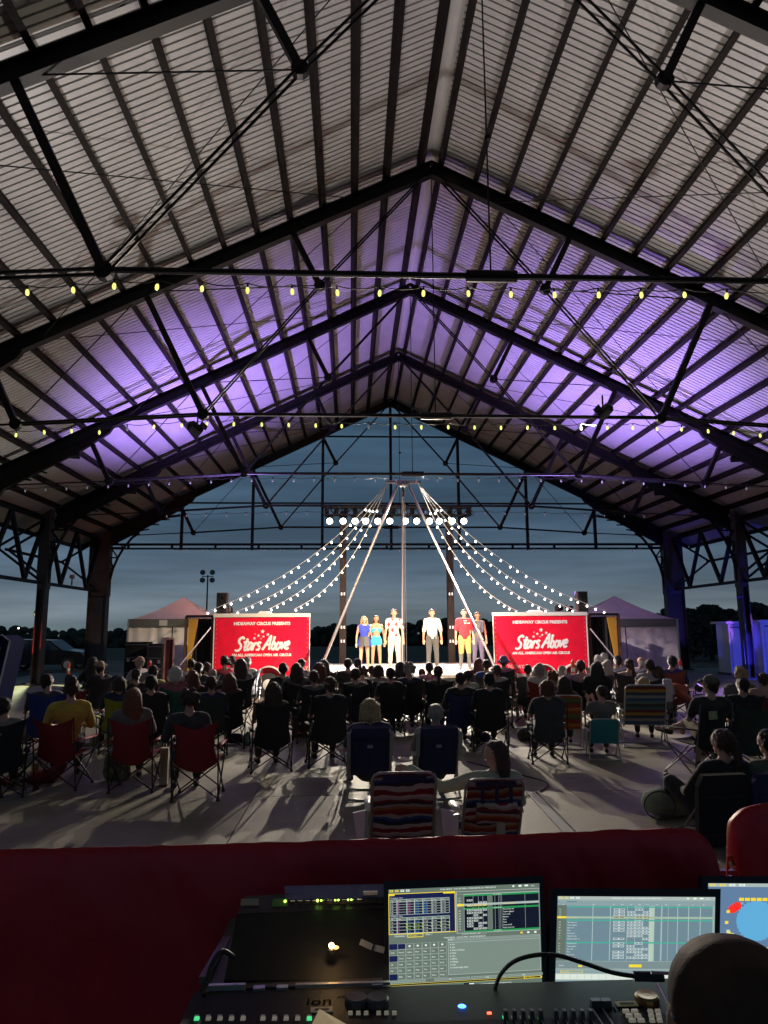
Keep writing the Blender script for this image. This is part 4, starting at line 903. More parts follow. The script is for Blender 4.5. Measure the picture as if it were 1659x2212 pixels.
# ------------------------------------------------------------------ chairs (front of the chair faces +Y)
def cloth_grid(fn, nu, nv, th=.006):
    vs = [fn(i/nu, j/nv) for i in range(nu+1) for j in range(nv+1)]; m = MB(); k = nv+1
    m.add(vs, [(i*k+j, (i+1)*k+j, (i+1)*k+j+1, i*k+j+1) for i in range(nu) for j in range(nv)]); return m
_ch = {}
def camp_parts(wide=.52, hi=.88):
    key = ('camp', wide, hi)
    if key in _ch: return _ch[key]
    w = wide/2; P = []
    def back(u, v):   # u across, v up
        x = (u-.5)*2*w*(.98+.02*v); z = .42+(hi-.42)*v; sagt = -.085*(1-abs(2*u-1)**1.5)*v**4; narrow = 1-.16*math.sin(v*math.pi)**1.3*(abs(2*u-1))
        return V((x*narrow, -.20-.16*v-.05*math.cos((u-.5)*math.pi)*math.sin(v*math.pi)+.0, z+sagt-.10*(1-v)**3*math.cos((u-.5)*math.pi)))
    P.append(('backrest', 'f', cloth_grid(back, 14, 12)))
    def seat(u, v): x = (u-.5)*2*w; return V((x, -.22+.5*v, .43-.07*math.sin(u*math.pi)*math.sin(v*math.pi*.8+.3)+.02*v))
    P.append(('seat', 'f', cloth_grid(seat, 8, 8)))
    T = lambda a, b, r=.0095: MB().tube(a, b, r, 6)
    X = w+.01
    for s in (-1, 1):
        P.append(('back_post', 'k', T((s*X, -.20, .02), (s*X, -.37, hi+.01)))); P.append(('front_post', 'k', T((s*X, .27, .42), (s*X, .29, .60))))
        P.append(('side_brace', 'k', T((s*X, -.20, .03), (s*X, .28, .42)))); P.append(('side_brace', 'k', T((s*X, .30, .03), (s*X, -.24, .42))))
        P.append(('back_brace', 'k', T((s*X, -.205, .03), (-s*X, -.255, .42)))); P.append(('front_brace', 'k', T((s*X, .30, .03), (-s*X, .29, .42))))
        P.append(('armrest', 'f', MB().bar((s*X, -.30, .61), (s*X, .31, .60), .055, .014)))
        for y in (-.20, .30): P.append(('foot', 'k', MB().lathe((s*X, y, 0), [(.022, 0), (.022, .02), (.012, .035)], 8)))
    _ch[key] = [(n, c, b.mesh(n, [None], True if c == 'f' else False)) for n, c, b in P]; return _ch[key]
def beach_parts(w=.27, hi=.80, seat=.26, lean=.30, big=True):
    key = ('beach', w, hi, seat, lean)
    if key in _ch: return _ch[key]
    P = []; B0 = V((0, -.16, seat)); B1 = V((0, -.16-lean, hi))
    def back(u, v): p = B0.lerp(B1, v); return V(((u-.5)*2*(w-.012), p.y-.02*math.sin(v*math.pi)-.015*math.sin(u*math.pi), p.z))
    P.append(('backrest', 'f', cloth_grid(back, 8, 18)))
    P.append(('seat', 'f', cloth_grid(lambda u, v: V(((u-.5)*2*(w-.012), -.16+.44*v, seat-.04*math.sin(v*math.pi)+.04*v)), 6, 8)))
    c = .06; fr = [V((-w, -.16, seat-.03)), V((-w, B1.y+.03, B1.z-c)), V((-w+c*.3, B1.y+.01, B1.z-c*.3)), V((-w+c, B1.y, B1.z)), V((w-c, B1.y, B1.z)), V((w-c*.3, B1.y+.01, B1.z-c*.3)), V((w, B1.y+.03, B1.z-c)), V((w, -.16, seat-.03))]
    P.append(('back_frame', 'm', MB().path(fr, .0125, 8)))
    P.append(('seat_frame', 'm', MB().path([(-w, -.18, seat), (-w, .27, seat+.03), (w, .27, seat+.03), (w, -.18, seat)], .0125, 8)))
    W2 = w+.02; P.append(('rear_leg', 'm', MB().path(smoothpts([(-W2, .10, seat+.22), (-W2, -.22, .07), (-W2+.03, -.27, .015), (W2-.03, -.27, .015), (W2, -.22, .07), (W2, .10, seat+.22)], 4), .0125, 8)))
    P.append(('front_leg', 'm', MB().path(smoothpts([(-W2, -.12, seat+.20), (-W2, .22, .05), (-W2+.04, .26, .015), (W2-.04, .26, .015), (W2, .22, .05), (W2, -.12, seat+.20)], 4), .0125, 8)))
    for s in (-1, 1): P.append(('armrest', 'a', MB().prism([(s*(W2-.03), -.20), (s*(W2+.03), -.20), (s*(W2+.035), .0), (s*(W2+.02), .20), (s*(W2-.02), .20)], seat+.215, seat+.24, 2)))
    _ch[key] = [(n, c_, b.mesh(n, [None], True)) for n, c_, b in P]; return _ch[key]
def chair(label, loc, rz_, parts, cols, scale=1.0, group='folding chairs of the audience', name='camp_chair', cat='folding chair'):
    t = thing(name, label, cat, loc, rz_, group); t.scale = (scale,)*3
    for n, c, me in parts: put(n, me, cols.get(c, STEEL), t)
    return t
# ================================================================== PERFORMERS (face the audience)
SHC = .0
def diamonds():
    m = bpy.data.materials.new('harlequin_vest'); m.use_nodes = True; t = m.node_tree; b = t.nodes['Principled BSDF']; b.inputs['Roughness'].default_value = .7
    o = t.nodes.new('ShaderNodeTexCoord'); s = t.nodes.new('ShaderNodeSeparateXYZ'); t.links.new(o.outputs['Object'], s.inputs[0])
    def M(op, a, b_=None, v=None):
        n = t.nodes.new('ShaderNodeMath'); n.operation = op; t.links.new(a, n.inputs[0])
        if b_ is not None: t.links.new(b_, n.inputs[1])
        if v is not None: n.inputs[1].default_value = v
        return n.outputs[0]
    x = M('MULTIPLY', s.outputs[0], v=9.0); z = M('MULTIPLY', s.outputs[2], v=6.0)
    a = M('FLOOR', M('ADD', x, z)); c = M('FLOOR', M('SUBTRACT', x, z)); q = M('MODULO', M('ABSOLUTE', M('ADD', a, c)), v=2.0)
    ad = M('GREATER_THAN', M('ABSOLUTE', M('SUBTRACT', M('FRACT', M('ADD', M('ABSOLUTE', M('MULTIPLY', a, v=.5)), M('MULTIPLY', c, v=.5))), v=.25)), v=.2)
    g = M('FLOORED_MODULO', a, v=2.0); h = M('FLOORED_MODULO', c, v=2.0); p = M('MULTIPLY', g, h)
    r = t.nodes.new('ShaderNodeMix'); r.data_type = 'RGBA'; t.links.new(p, r.inputs[0]); r.inputs[6].default_value = (.72, .66, .58, 1); r.inputs[7].default_value = (.35, .05, .05, 1)
    t.links.new(r.outputs[2], b.inputs['Base Color']); return m
HARL = diamonds(); STRP = stripes('striped_trousers', [(.75, .75, .70)]*4+[(.12, .11, .12)], 0, 17, wob=0)
def on_stage(px, pf, ph, Y=None):
    """feet pixel, head-top pixel: stands on the stage top; returns place and scale"""
    Y = Y or 22.0; p = atY(px, pf, Y); top = atY(px, ph, Y).z; return V((p.x, Y, SZ)), (top-SZ)/1.785
def perf(label, px, ph, Y=21.7, **k):
    loc, s = on_stage(px, 1440, ph, Y)
    return person(label, loc, math.pi, s, pose='stand', face=True, vox=.0105, group='circus performers on the stage', **k)
BLU = (.02, .04, .42); CY = (.03, .38, .55)
p1 = perf('woman performer in blue and grey romper with skirt', 787, 1331, hair='long', hc='blond', shirt=BLU, sleeve=0, plen=0, fem=True, loose=.008, shoe=(.6, .55, .5))
S0 = skeleton('stand')
def skirt(parent, m, z0, z1, r0, r1):
    mb = MB(); n = 40; vs = []
    for i in range(7):
        z = z0+(z1-z0)*i/6; r = r0+(r1-r0)*(i/6)
        for j in range(n): a = 2*math.pi*j/n; rr = r*(1+.06*math.sin(a*9)*i/6); vs.append((math.cos(a)*rr*1.12, math.sin(a)*rr*.85, z))
    mb.add(vs, [(i*n+j, i*n+(j+1) % n, (i+1)*n+(j+1) % n, (i+1)*n+j) for i in range(6) for j in range(n)]); return mb.build('skirt', m, parent, True)
skirt(p1, stripes('romper_panels', [(.05, .05, .06), (.02, .04, .42), (.02, .04, .42), (.08, .08, .09)], 0, 1.6, wob=0), 1.10, .78, .145, .24)
p2 = perf('woman performer in turquoise crop top and shorts', 813, 1329, hair='wavy', hc='brown', shirt=CY, sleeve=0, pants=CY, plen=.18, fem=True, loose=.006, shoe=(.45, .3, .2), skin='tan')
def croptop(mb):
    S = skeleton('stand'); caps(mb, S['ches']+V((-.07, 0, .0)), S['ches']+V((.07, 0, .0)), .125, .125, 12)
    for s in (-1, 1): caps(mb, V((s*.08, .07, 1.34)), V((s*.10, .0, 1.49)), .03, .02)
for ch in list(p2.children):
    if ch.name.startswith('shirt'): bpy.data.objects.remove(ch)
put('crop_top', cachedmesh('crop', croptop, .011, 'crop'), clothmat(CY), p2)
p3 = perf('man performer in harlequin vest and striped white trousers', 852, 1316, 21.6, hair='short', hc='brown', shirt=(.6, .5, .4), sleeve=.62, plen=1.75, shirtmat=HARL, pantsmat=STRP, shoe=(.65, .45, .15))
p4 = perf('man performer in white shirt and dark grey trousers', 935, 1316, hair='short', hc='brown', shirt=(.75, .74, .72), sleeve=.95, pants=(.055, .055, .06), plen=1.95, shoe=(.02, .02, .02))
p5 = perf('man performer in red shirt with mustard breeches and tall boots', 1005, 1316, 21.4, hair='short', hc='brown', shirt=(.62, .015, .03), sleeve=.8, pants=(.62, .36, .10), plen=1.05, loose=.03)
def boots(mb):
    S = skeleton('stand')
    for k in 'lr': caps(mb, S['knee'+k]-V((0, 0, .03)), S['ank'+k], .066, .052); caps(mb, S['ank'+k]-V((0, .03, .045)), S['toe'+k]+V((0, .02, 0)), .046, .042)
put('boot', cachedmesh('boot', boots, .013, 'bt', disp=.012, dscale=16), mat('grey_boot_leather', (.10, .095, .09), .4), p5)
mb = MB(); S0 = skeleton('stand'); n = 24; vs = [(math.cos(2*math.pi*j/n)*.168, math.sin(2*math.pi*j/n)*.135, z) for z in (1.02, 1.06) for j in range(n)]
mb.add(vs, [(j, (j+1) % n, n+(j+1) % n, n+j) for j in range(n)]); mb.build('belt', BLACK, p5)
mb = MB()
for k in range(3): mb.box((0, .165, 1.44-.045*k), (.10-.02*k, .02, .014))
mb.build('lacing', WHITEP, p5); mb = MB(); mb.box((-.10, .165, 1.36), (.09, .02, .025)); mb.build('name_patch', WHITEP, p5)
p6 = perf('bearded man performer in dark vest half hidden behind the red shirt', 1034, 1322, 22.6, hair='short', hc='black', skin='tan', shirt=(.10, .09, .085), sleeve=0, pants=(.09, .08, .15), plen=1.9)
mb = MB(); mb.prism([(.10, 1.12), (.16, 1.12), (.15, 1.48), (.10, 1.46)], .10, .165); mb.prism([(-.10, 1.12), (-.16, 1.12), (-.15, 1.48), (-.10, 1.46)], .10, .165); mb.build('vest_edge', clothmat((.05, .07, .16)), p6)
for q, c in ((p4, (.055, .055, .06)),):
    mb = MB()
    for sx in (-1, 1):
        for k in range(3): mb.ball((sx*.09, .15, 1.02-.05*k), .011, 6, 4)
    mb.build('button', ALU, q)
# ================================================================== AUDIENCE (face the stage)
BK, NV, GY, MR, WH = (.015, .015, .018), (.018, .024, .075), (.11, .11, .11), (.16, .02, .03), (.52, .50, .48)
# px, top py, depth (None = from the eye line), hair, hair colour, shirt, chair colour or None, options, label
A = [
 (202, 1418, 17.6, 'long', 'brown', BK, BK, dict(yaw=-1.1), 'long haired woman turned right beside the equipment rack'),
 (219, 1430, 16.2, 'short', 'brown', BK, BK, dict(yaw=-1.2, hat='cap', hatc=(.35, .26, .18)), 'man in tan cap looking right at the far left rows'),
 (301, 1420, 18.3, 'short', 'grey', (.45, .42, .40), GY, dict(yaw=1.0, hat='cap', hatc=(.5, .3, .24)), 'person in pale pink cap facing left near the white tent'),
 (104, 1454, 11.9, 'short', 'black', (.05, .05, .07), (.02, .04, .22), dict(yaw=-.9), 'dark haired person turned right in blue chair'),
 (152, 1455, 12.9, 'short', 'black', BK, (.22, .015, .02), {}, 'dark head just behind the yellow shirted woman'),
 (156, 1465, 9.9, 'bun', 'brown', (.46, .34, .05), None, dict(sleeve=1.6, fem=True), 'woman in yellow top with piled up brown hair'),
 (258, 1459, 12.4, 'bob', 'brown', NV, (.38, .36, .03), dict(fem=True), 'dark haired person in the yellow chair'),
 (294, 1443, 13.9, 'short', 'brown', BK, BK, {}, 'brown haired person left of the black cap wearer'),
 (333, 1439, 14.8, 'short', 'black', (.40, .34, .10), BK, dict(yaw=-1.0, hat='cap', hatc=BK), 'person in black cap and yellow shirt turned right'),
 (327, 1457, 11.6, 'short', 'black', BK, BK, dict(sleeve=1.8), 'large black clothed man in front of the black cap wearer'),
 (379, 1438, 13.4, 'bob', 'white', (.30, .10, .12), (.02, .13, .10), dict(fem=True), 'white haired woman with pink shawl in green chair'),
 (416, 1447, 13.6, 'long', 'auburn', MR, BK, dict(fem=True), 'auburn haired woman in maroon left of the bald man'),
 (413, 1425, 17.9, 'curly', 'brown', WH, GY, {}, 'curly head in front of the left dark doorway'),
 (429, 1430, 15.8, 'short', 'black', BK, BK, {}, 'dark head just left of the white shirted one by the doorway'),
 (446, 1430, 16.6, 'short', 'brown', WH, GY, {}, 'person in white shirt under the left trailer corner'),
 (459, 1442, 14.4, 'bald', 'grey', GY, BK, {}, 'bald grey haired man below the left trailer corner'),
 (457, 1459, 12.0, 'short', 'brown', NV, (.03, .035, .035), dict(sleeve=1.7), 'broad man in navy top in the left middle rows'),
 (485, 1418, 17.8, 'curly', 'black', (.50, .04, .05), BK, dict(fem=True), 'curly haired woman in bright red before the left trailer'),
 (502, 1416, 18.2, 'short', 'brown', BK, BK, dict(yaw=-.8), 'man in black turned right beside the woman in bright red'),
 (519, 1421, 15.2, 'long', 'brown', (.14, .13, .14), BK, dict(fem=True), 'woman with long straight hair before the left trailer logo'),
 (534, 1418, 17.4, 'short', 'grey', WH, GY, dict(yaw=-.5), 'grey haired man in white shirt by the left trailer wheel'),
 (495, 1453, 12.6, 'long', 'auburn', (.12, .03, .03), BK, dict(fem=True), 'woman with auburn hair in dark maroon behind the long haired woman'),
 (290, 1484, 9.7, 'wavy', 'red', (.13, .13, .125), None, dict(sleeve=1.7, fem=True, yaw=-.35), 'red haired woman in grey sweater'),
 (411, 1489, 9.0, 'curly', 'brown', (.035, .036, .042), None, dict(sleeve=1.8), 'curly haired person in dark hooded top'),
 (590, 1472, 10.6, 'long', 'brown', (.10, .085, .06), BK, dict(fem=True), 'woman with smooth brown hair in large black chair'),
 (611, 1431, 14.9, 'short', 'black', BK, BK, dict(sleeve=1.7), 'broad shouldered man in black below the left trailer'),
 (640, 1431, 14.6, 'long', 'brown', GY, BK, dict(fem=True), 'woman with brown hair right of the broad man in black'),
 (650, 1422, 17.2, 'short', 'brown', (.3, .3, .3), GY, {}, 'light topped person partly behind a brown haired woman'),
 (689, 1430, 14.6, 'long', 'auburn', GY, BK, dict(fem=True), 'woman with orange rimmed long hair left of centre'),
 (699, 1423, 17.2, 'long', 'brown', (.3, .3, .28), BK, dict(fem=True), 'second long haired woman left of centre, nearer the stage'),
 (678, 1447, 13.2, 'short', 'brown', GY, BK, {}, 'small dark head between the two rows left of centre'),
 (712, 1460, 10.9, 'short', 'brown', BK, BK, dict(hat=None, band=True, yaw=.2), 'person with a pale band round the head in tall black chair'),
 (751, 1422, 17.0, 'short', 'black', (.05, .055, .05), BK, {}, 'man with lit ears standing out against the stage'),
 (772, 1424, 17.6, 'short', 'black', (.25, .2, .24), GY, dict(hat='cap', hatc=BK), 'person in dark cap below the blue skirted performer'),
 (768, 1442, 13.6, 'short', 'brown', (.09, .085, .06), BK, dict(yaw=-.2), 'man in olive shirt in the row before the dark cap'),
 (783, 1440, 15.6, 'curly', 'auburn', (.36, .24, .26), GY, dict(kid=True), 'curly haired child in pink left of the grey bob'),
 (803, 1437, 16.0, 'short', 'brown', (.06, .08, .2), BK, dict(kid=True), 'small child in blue left of the grey bob'),
 (817, 1435, 14.9, 'bob', 'brown', (.26, .27, .24), BK, dict(fem=True), 'woman with bob in pale grey shirt at centre left'),
 (843, 1441, 13.8, 'short', 'black', BK, BK, {}, 'dark haired man in black under the harlequin performer'),
 (864, 1428, 16.4, 'long', 'black', (.2, .18, .18), BK, dict(fem=True), 'dark long haired person right of the harlequin performer'),
 (884, 1432, 14.3, 'curly', 'grey', NV, BK, dict(sleeve=1.5), 'fuzzy grey haired person in big navy top at centre'),
 (911, 1443, 16.2, 'short', 'auburn', (.3, .12, .15), BK, dict(kid=True), 'small child beside the pink shirted man'),
 (927, 1430, 15.8, 'short', 'black', (.36, .12, .18), BK, {}, 'man in pink shirt below the white shirted performer'),
 (946, 1437, 13.9, 'braid', 'brown', (.10, .075, .055), BK, dict(fem=True), 'brown shirted woman with a braid right of centre'),
 (994, 1451, 12.6, 'short', 'black', BK, (.02, .03, .10), dict(sleeve=1.5), 'black shirted man with rumpled hair in dark blue chair'),
 (1010, 1447, 14.3, 'short', 'black', (.42, .40, .33), BK, {}, 'cream shirted person behind the rumpled haired man'),
 (1034, 1421, 17.6, 'long', 'auburn', MR, BK, dict(fem=True), 'woman in maroon below the bearded performer'),
 (1051, 1424, 16.4, 'short', 'brown', (.03, .07, .25), BK, {}, 'short haired man in royal blue shirt'),
 (1056, 1452, 12.1, 'short', 'black', BK, BK, dict(sleeve=1.5), 'dark haired man in black in front of the white shirted one with a strap'),
 (1073, 1435, 14.8, 'short', 'brown', (.40, .39, .36), BK, dict(strap=True), 'person in pale shirt with a dark shoulder strap'),
 (1088, 1417, 17.0, 'short', 'brown', (.42, .16, .20), BK, dict(hat='bucket', hatc=(.13, .17, .30)), 'pink shirted person wearing a blue bucket hat'),
 (1140, 1435, 15.6, 'short', 'black', BK, BK, dict(kid=True), 'boy with dark hair before the right trailer notice'),
 (1165, 1432, 14.9, 'bob', 'grey', WH, (.22, .02, .02), dict(fem=True), 'grey haired woman in white shirt and red chair'),
 (1194, 1450, 14.2, 'curly', 'red', (.35, .25, .2), BK, dict(kid=True), 'little red haired child before the right trailer wheel'),
 (1214, 1439, 14.9, 'short', 'white', BK, BK, dict(hat='cap', hatc=(.45, .42, .40)), 'person in pale cap and black top before the right trailer'),
 (1218, 1459, 12.2, 'long', 'brown', (.12, .05, .04), 'orange', dict(fem=True), 'brown haired woman in orange striped chair'),
 (1181, 1467, 10.9, 'bob', 'auburn', (.05, .05, .05), (.05, .055, .06), dict(fem=True), 'auburn bobbed woman in slate grey chair'),
 (1254, 1425, 14.7, 'short', 'brown', (.42, .26, .32), BK, dict(sleeve=1.2), 'broad man in pale pink shirt at the right trailer end'),
 (1289, 1427, 14.2, 'long', 'black', BK, BK, dict(fem=True), 'black haired woman in black before the right doorway'),
 (1291, 1414, 18.0, 'short', 'white', (.2, .2, .2), GY, dict(yaw=.6), 'white haired man furthest forward by the right doorway'),
 (1304, 1410, 18.3, 'short', 'white', (.3, .28, .3), GY, dict(yaw=.5), 'second white haired man, slightly right by the right doorway'),
 (1312, 1424, 16.2, 'wavy', 'grey', (.2, .17, .2), BK, dict(fem=True), 'wavy grey haired woman behind the white haired pair'),
 (1333, 1415, 16.9, 'short', 'black', (.38, .40, .58), GY, dict(yaw=.8), 'dark haired man in pale blue shirt looking left'),
 (1358, 1422, 15.4, 'pony', 'brown', (.36, .26, .22), BK, dict(fem=True, yaw=.5), 'tan shirted woman with gathered brown hair'),
 (1384, 1417, 17.2, 'bald', 'white', (.5, .48, .58), GY, dict(yaw=.9), 'bald elderly man in pale shirt facing left'),
 (1403, 1423, 14.7, 'short', 'brown', (.30, .30, .34), BK, {}, 'man in pale grey t-shirt near the striped beach chair'),
 (1421, 1438, 14.6, 'bob', 'brown', (.16, .36, .34), GY, dict(kid=True), 'child in turquoise shirt right of the grey t-shirt'),
 (1450, 1415, 15.4, 'short', 'black', (.03, .04, .17), (.25, .06, .04), dict(yaw=.7), 'dark haired man in navy before the black column'),
 (1298, 1480, 11.2, 'short', 'brown', (.16, .15, .14), 'teal', dict(kid=True, pose='handsup', yaw=.9), 'child with raised hands in the teal chair'),
 (1389, 1461, 12.7, 'bob', 'blond', (.3, .2, .15), None, dict(kid=True), 'fair haired child low in the blue and yellow striped beach chair'),
 (1532, 1460, 9.9, 'short', 'brown', (.03, .03, .03), None, dict(yaw=.9, hat='cap', hatc=(.10, .11, .09), pose='crossed', pants=(.16, .12, .075), plen=1.0), 'man in cap with bare crossed legs'),
 (1597, 1441, 12.4, 'curly', 'blond', (.13, .12, .12), GY, dict(fem=True, yaw=.6), 'curly fair haired woman on the far right'),
 (1601, 1463, 11.0, 'short', 'black', BK, BK, dict(yaw=.7), 'dark short haired person before the green chair on the right'),
 (1648, 1452, 12.0, 'short', 'brown', (.36, .22, .20), MR, {}, 'pink clothed person cut by the right border'),
 (799, 1507, 8.95, 'bob', 'blond', NV, None, dict(fem=True, pose='low'), 'woman with blond bob in navy low chair'),
 (940, 1519, 8.95, 'short', 'grey', (.28, .27, .24), None, dict(pose='low'), 'grey haired man in the second navy low chair'),
 (12, 1505, 9.2, 'short', 'black', (.22, .21, .19), BK, dict(yaw=-.5), 'person partly cut off at the left border'),
]
camp = camp_parts(); beach = beach_parts(); low_beach = beach_parts(w=.285, hi=.78, seat=.24, lean=.30)
SER = [(.48, .46, .42), (.22, .012, .014), (.22, .012, .014), (.48, .46, .42), (.48, .46, .42), (.03, .03, .04), (.015, .02, .10), (.03, .09, .26), (.36, .34, .30), (.20, .012, .014), (.26, .03, .015), (.30, .16, .04), (.34, .32, .28), (.03, .03, .04), (.18, .012, .014), (.34, .32, .28)]
ORG = stripes('orange_striped_cloth', [(.10, .16, .05), (.35, .07, .02), (.45, .2, .04), (.3, .03, .02), (.12, .08, .04)], 2, 3.4)
BYS = stripes('blue_yellow_striped_cloth', [(.05, .10, .22), (.30, .30, .26), (.04, .07, .10), (.42, .24, .05), (.16, .03, .03), (.06, .14, .16), (.05, .05, .05), (.12, .20, .20)], 2, 2.6)
placed = []
def seat_person(px, py, Y, hair, hc, shirt, ch, o, label):
    pose = o.get('pose', 'camp'); S = skeleton(pose); topz = S['head'].z+.135; p = atY(px, py, Y); s = p.z/topz
    base = V((p.x, Y-S['head'].y*s, 0)); k = {q: w for q, w in o.items() if q not in ('kid', 'band', 'strap')}
    lo, hi_ = (.70, 1.22)
    lift = 0
    if s > hi_: lift = p.z-hi_*topz; s = hi_
    if s < lo: s = lo
    rzz = -math.atan2(p.x-1.6, 22-Y)*.9
    if 'sleeve' not in k: k['sleeve'] = .7
    vx = .014 if Y < 10.5 else .018
    t = person(label, (base.x, base.y, lift), rzz, s, hair=hair, hc=hc, shirt=shirt, vox=vx, yaw=k.pop('yaw', 0)-0, **k)
    # keep the head at the photographed spot after turning the figure
    hx, hy = S['head'].x*s, S['head'].y*s; c_, s_ = math.cos(rzz), math.sin(rzz); t.location.x = p.x-(hx*c_-hy*s_); t.location.y = Y-(hx*s_+hy*c_)
    if o.get('band'):
        m = MB(); n = 20; h = S['head']; vs = [(h.x+math.cos(a)*.103, h.y-.012+math.sin(a)*.112, h.z+z) for z in (.01, .05) for a in [2*math.pi*j/n for j in range(n)]]
        m.add(vs, [(j, (j+1) % n, n+(j+1) % n, n+j) for j in range(n)]); m.build('head_band', clothmat((.36, .28, .20)), t)
    if o.get('strap'): MB().bar((-.15, S['ches'].y-.17, S['neck'].z-.03), (.16, S['pel'].y-.155, S['pel'].z+.1), .035, .012, (0, 1, 0)).build('shoulder_strap', BLACK, t)
    if ch is not None:
        lab2 = 'under the '+' '.join(label.split()[:11]); loc = (t.location.x, t.location.y+.0, lift)
        if ch == 'teal': chair('teal low lawn chair with pale frame holding the child', loc, rzz, beach_parts(w=.25, hi=.74, seat=.28, lean=.26), dict(f=mat('teal_cloth', (.03, .28, .30), .7), m=ALU, a=WHITEP), s, name='lawn_chair')
        elif ch == 'orange': chair('orange and green striped beach chair right of the slate grey chair', loc, rzz, beach_parts(w=.27, hi=.98, seat=.36, lean=.30), dict(f=ORG, m=ALU, a=WHITEP), s, name='beach_chair')
        else:
            nm = {BK: 'black', GY: 'grey', MR: 'maroon'}.get(ch, 'coloured'); 
            hi_c = min(1.12, max(.9, s))
            chair(nm+' camp chair '+lab2, loc, rzz, camp_parts(.53, .97) if random.random() < .6 else camp_parts(.57, 1.04), dict(f=clothmat(ch, 'chair'), k=BLACK), hi_c)
    placed.append((label, t.location.x, t.location.y, s)); return t
random.seed(11)
for a in A: seat_person(*a)
def near_chair(label, cx, back_py, foot_py, Y, parts, cols, rzz=0.0, name='camp_chair', hi=.88):
    s = (atY(cx, back_py, Y).z)/hi; p = atY(cx, foot_py, Y); return chair(label, (p.x, Y+.37*s, 0), rzz, parts, cols, s, name=name)
RC = dict(f=mat('dark_red_nylon', (.26, .010, .018), .6, bump=.25, bscale=60), k=mat('red_black_tube', (.035, .012, .012), .4))
near_chair('red camp chair behind the woman in yellow', 109, 1552, 1700, 9.45, camp_parts(.50, .90), RC, -.06, hi=.90)
near_chair('red camp chair of the red haired woman', 271, 1552, 1706, 9.25, camp_parts(.50, .90), RC, .04, hi=.90)
near_chair('red camp chair nearest the front, with the curly haired person', 412, 1560, 1722, 8.75, camp_parts(.50, .90), RC, .05, hi=.90)
chair('black camp chair with red straps cut by the left border', (atY(12, 1600, 9.6).x, 9.6, 0), -.5, camp, dict(f=CLOTHK, k=RC['k']))
NVB = mat('navy_canvas', (.016, .022, .07), .8, bump=.3, bscale=50); PALE = mat('pale_grey_tube', (.34, .35, .33), .35, .3)
def lowchair(label, cx, Y, hi_py, rzz, f, name='beach_chair', arm=WHITEP, w=.285, pouch=True):
    top = atY(cx, hi_py, Y).z; s = top/.80; parts = beach_parts(w=w, hi=.80, seat=.25, lean=.30); p = atY(cx, 1700, Y)
    t = chair(label, (p.x, Y+.43*s, 0), rzz, parts, dict(f=f, m=PALE, a=arm), s, name=name); return t, s
for cx, lab in ((800, 'navy low beach chair holding the woman with the blond bob'), (950, 'navy low beach chair holding the grey haired man')):
    t, s = lowchair(lab, cx, 8.65, 1572, 0, NVB, w=.225)
    m = MB(); m.bar((-.20, -.475, .77), (.20, -.475, .77), .09, .10, (0, -.3, 1)); m.build('head_pillow', NVB, t)
    m = MB(); m.bar((0, -.245, .31), (0, -.44, .72), .34, .035, (0, -1, -.5)); m.build('back_pouch', NVB, t)
    m = MB(); m.box((0, -.41, .60), (.06, .012, .035), Matrix.Rotation(.45, 3, 'X')); m.build('label_patch', mat('grey_patch', (.3, .3, .34), .6), t)
    m = MB()
    for sx in (-1, 1): m = MB(); m.bar((sx*.235, -.41, .50), (sx*.235, -.50, .76), .04, .03, (0, 1, 0)); m.build('plastic_sleeve', PALE, t)
SM1 = stripes('serape_striped_cloth', SER, 2, 3.1, wob=.10); SM2 = stripes('serape_striped_cloth_two', SER[6:]+SER[:6], 2, 3.2, wob=.10)
ta, sa = lowchair('left of the two red, white and blue striped beach chairs', 873, 6.1, 1668, .0, SM1, w=.25)
tb, sb = lowchair('right striped beach chair with pouch and pale strap', 1067, 6.1, 1682, .02, SM2, w=.25)
for t, mm_ in ((ta, SM2), (tb, SM1)):
    b = MB(); b.bar((-.17, -.475, .77), (.17, -.475, .77), .05, .03, (0, 0, 1)); b.build('carry_strap', mat('navy_web', (.015, .02, .06), .8), t)
b = MB(); b.bar((0, -.44, .44+.02), (0, -.505, .59+.02), .34, .05, (0, -1, -.4)); b.build('pouch', SM1, tb)
b = MB()
for sx in (-.12, 0, .12): b.bar((sx, -.49, .60), (sx, -.50, .76), .03, .012, (0, 1, 0))
b.build('pouch_strap', MATS['navy_web'], tb)
b = MB(); b.bar((.03, -.45, .30), (.03, -.485, .46), .07, .01, (0, -1, -.2)); b.build('hanging_strap', mat('pale_green_web', (.40, .44, .34), .8), tb)
for t, sds in ((ta, (-1, 1)), (tb, (-1,))):
    for sx in sds: MB().prism([(sx*.31, .30), (sx*.37, .30), (sx*.40, .48), (sx*.30, .50)], -.34, -.31).build('arm_end', WHITEP, t)
# woman in profile reaching across, child lying in the other chair
pw = atY(1068, 1598, 6.45); Sr = skeleton('reach'); s_ = pw.z/(Sr['head'].z+.135); tw = person('woman in pale green top reaching left between the striped chairs', (pw.x, 6.45-Sr['head'].y*s_, 0), 0.0, s_, pose='reach', yaw=1.45, hair='long', hc='brown', shirt=(.42, .46, .33), sleeve=1.95, fem=True, vox=.010, face=True)
pk = atY(868, 1625, 6.95); person('dark haired child mostly hidden in the left striped chair', (pk.x+.03, 6.95, -.28+pk.z-.72), .0, .80, pose='low', yaw=.6, hair='long', hc='black', shirt=(.06, .06, .07), sleeve=1.5, fem=True, vox=.014)
t = chair('tall blue and yellow striped beach chair with pale frame', (atY(1392, 1530, 12.3).x, 12.45, 0), -.15, beach_parts(w=.33, hi=1.02, seat=.36, lean=.28), dict(f=BYS, m=ALU, a=WHITEP), 1.02, name='beach_chair')
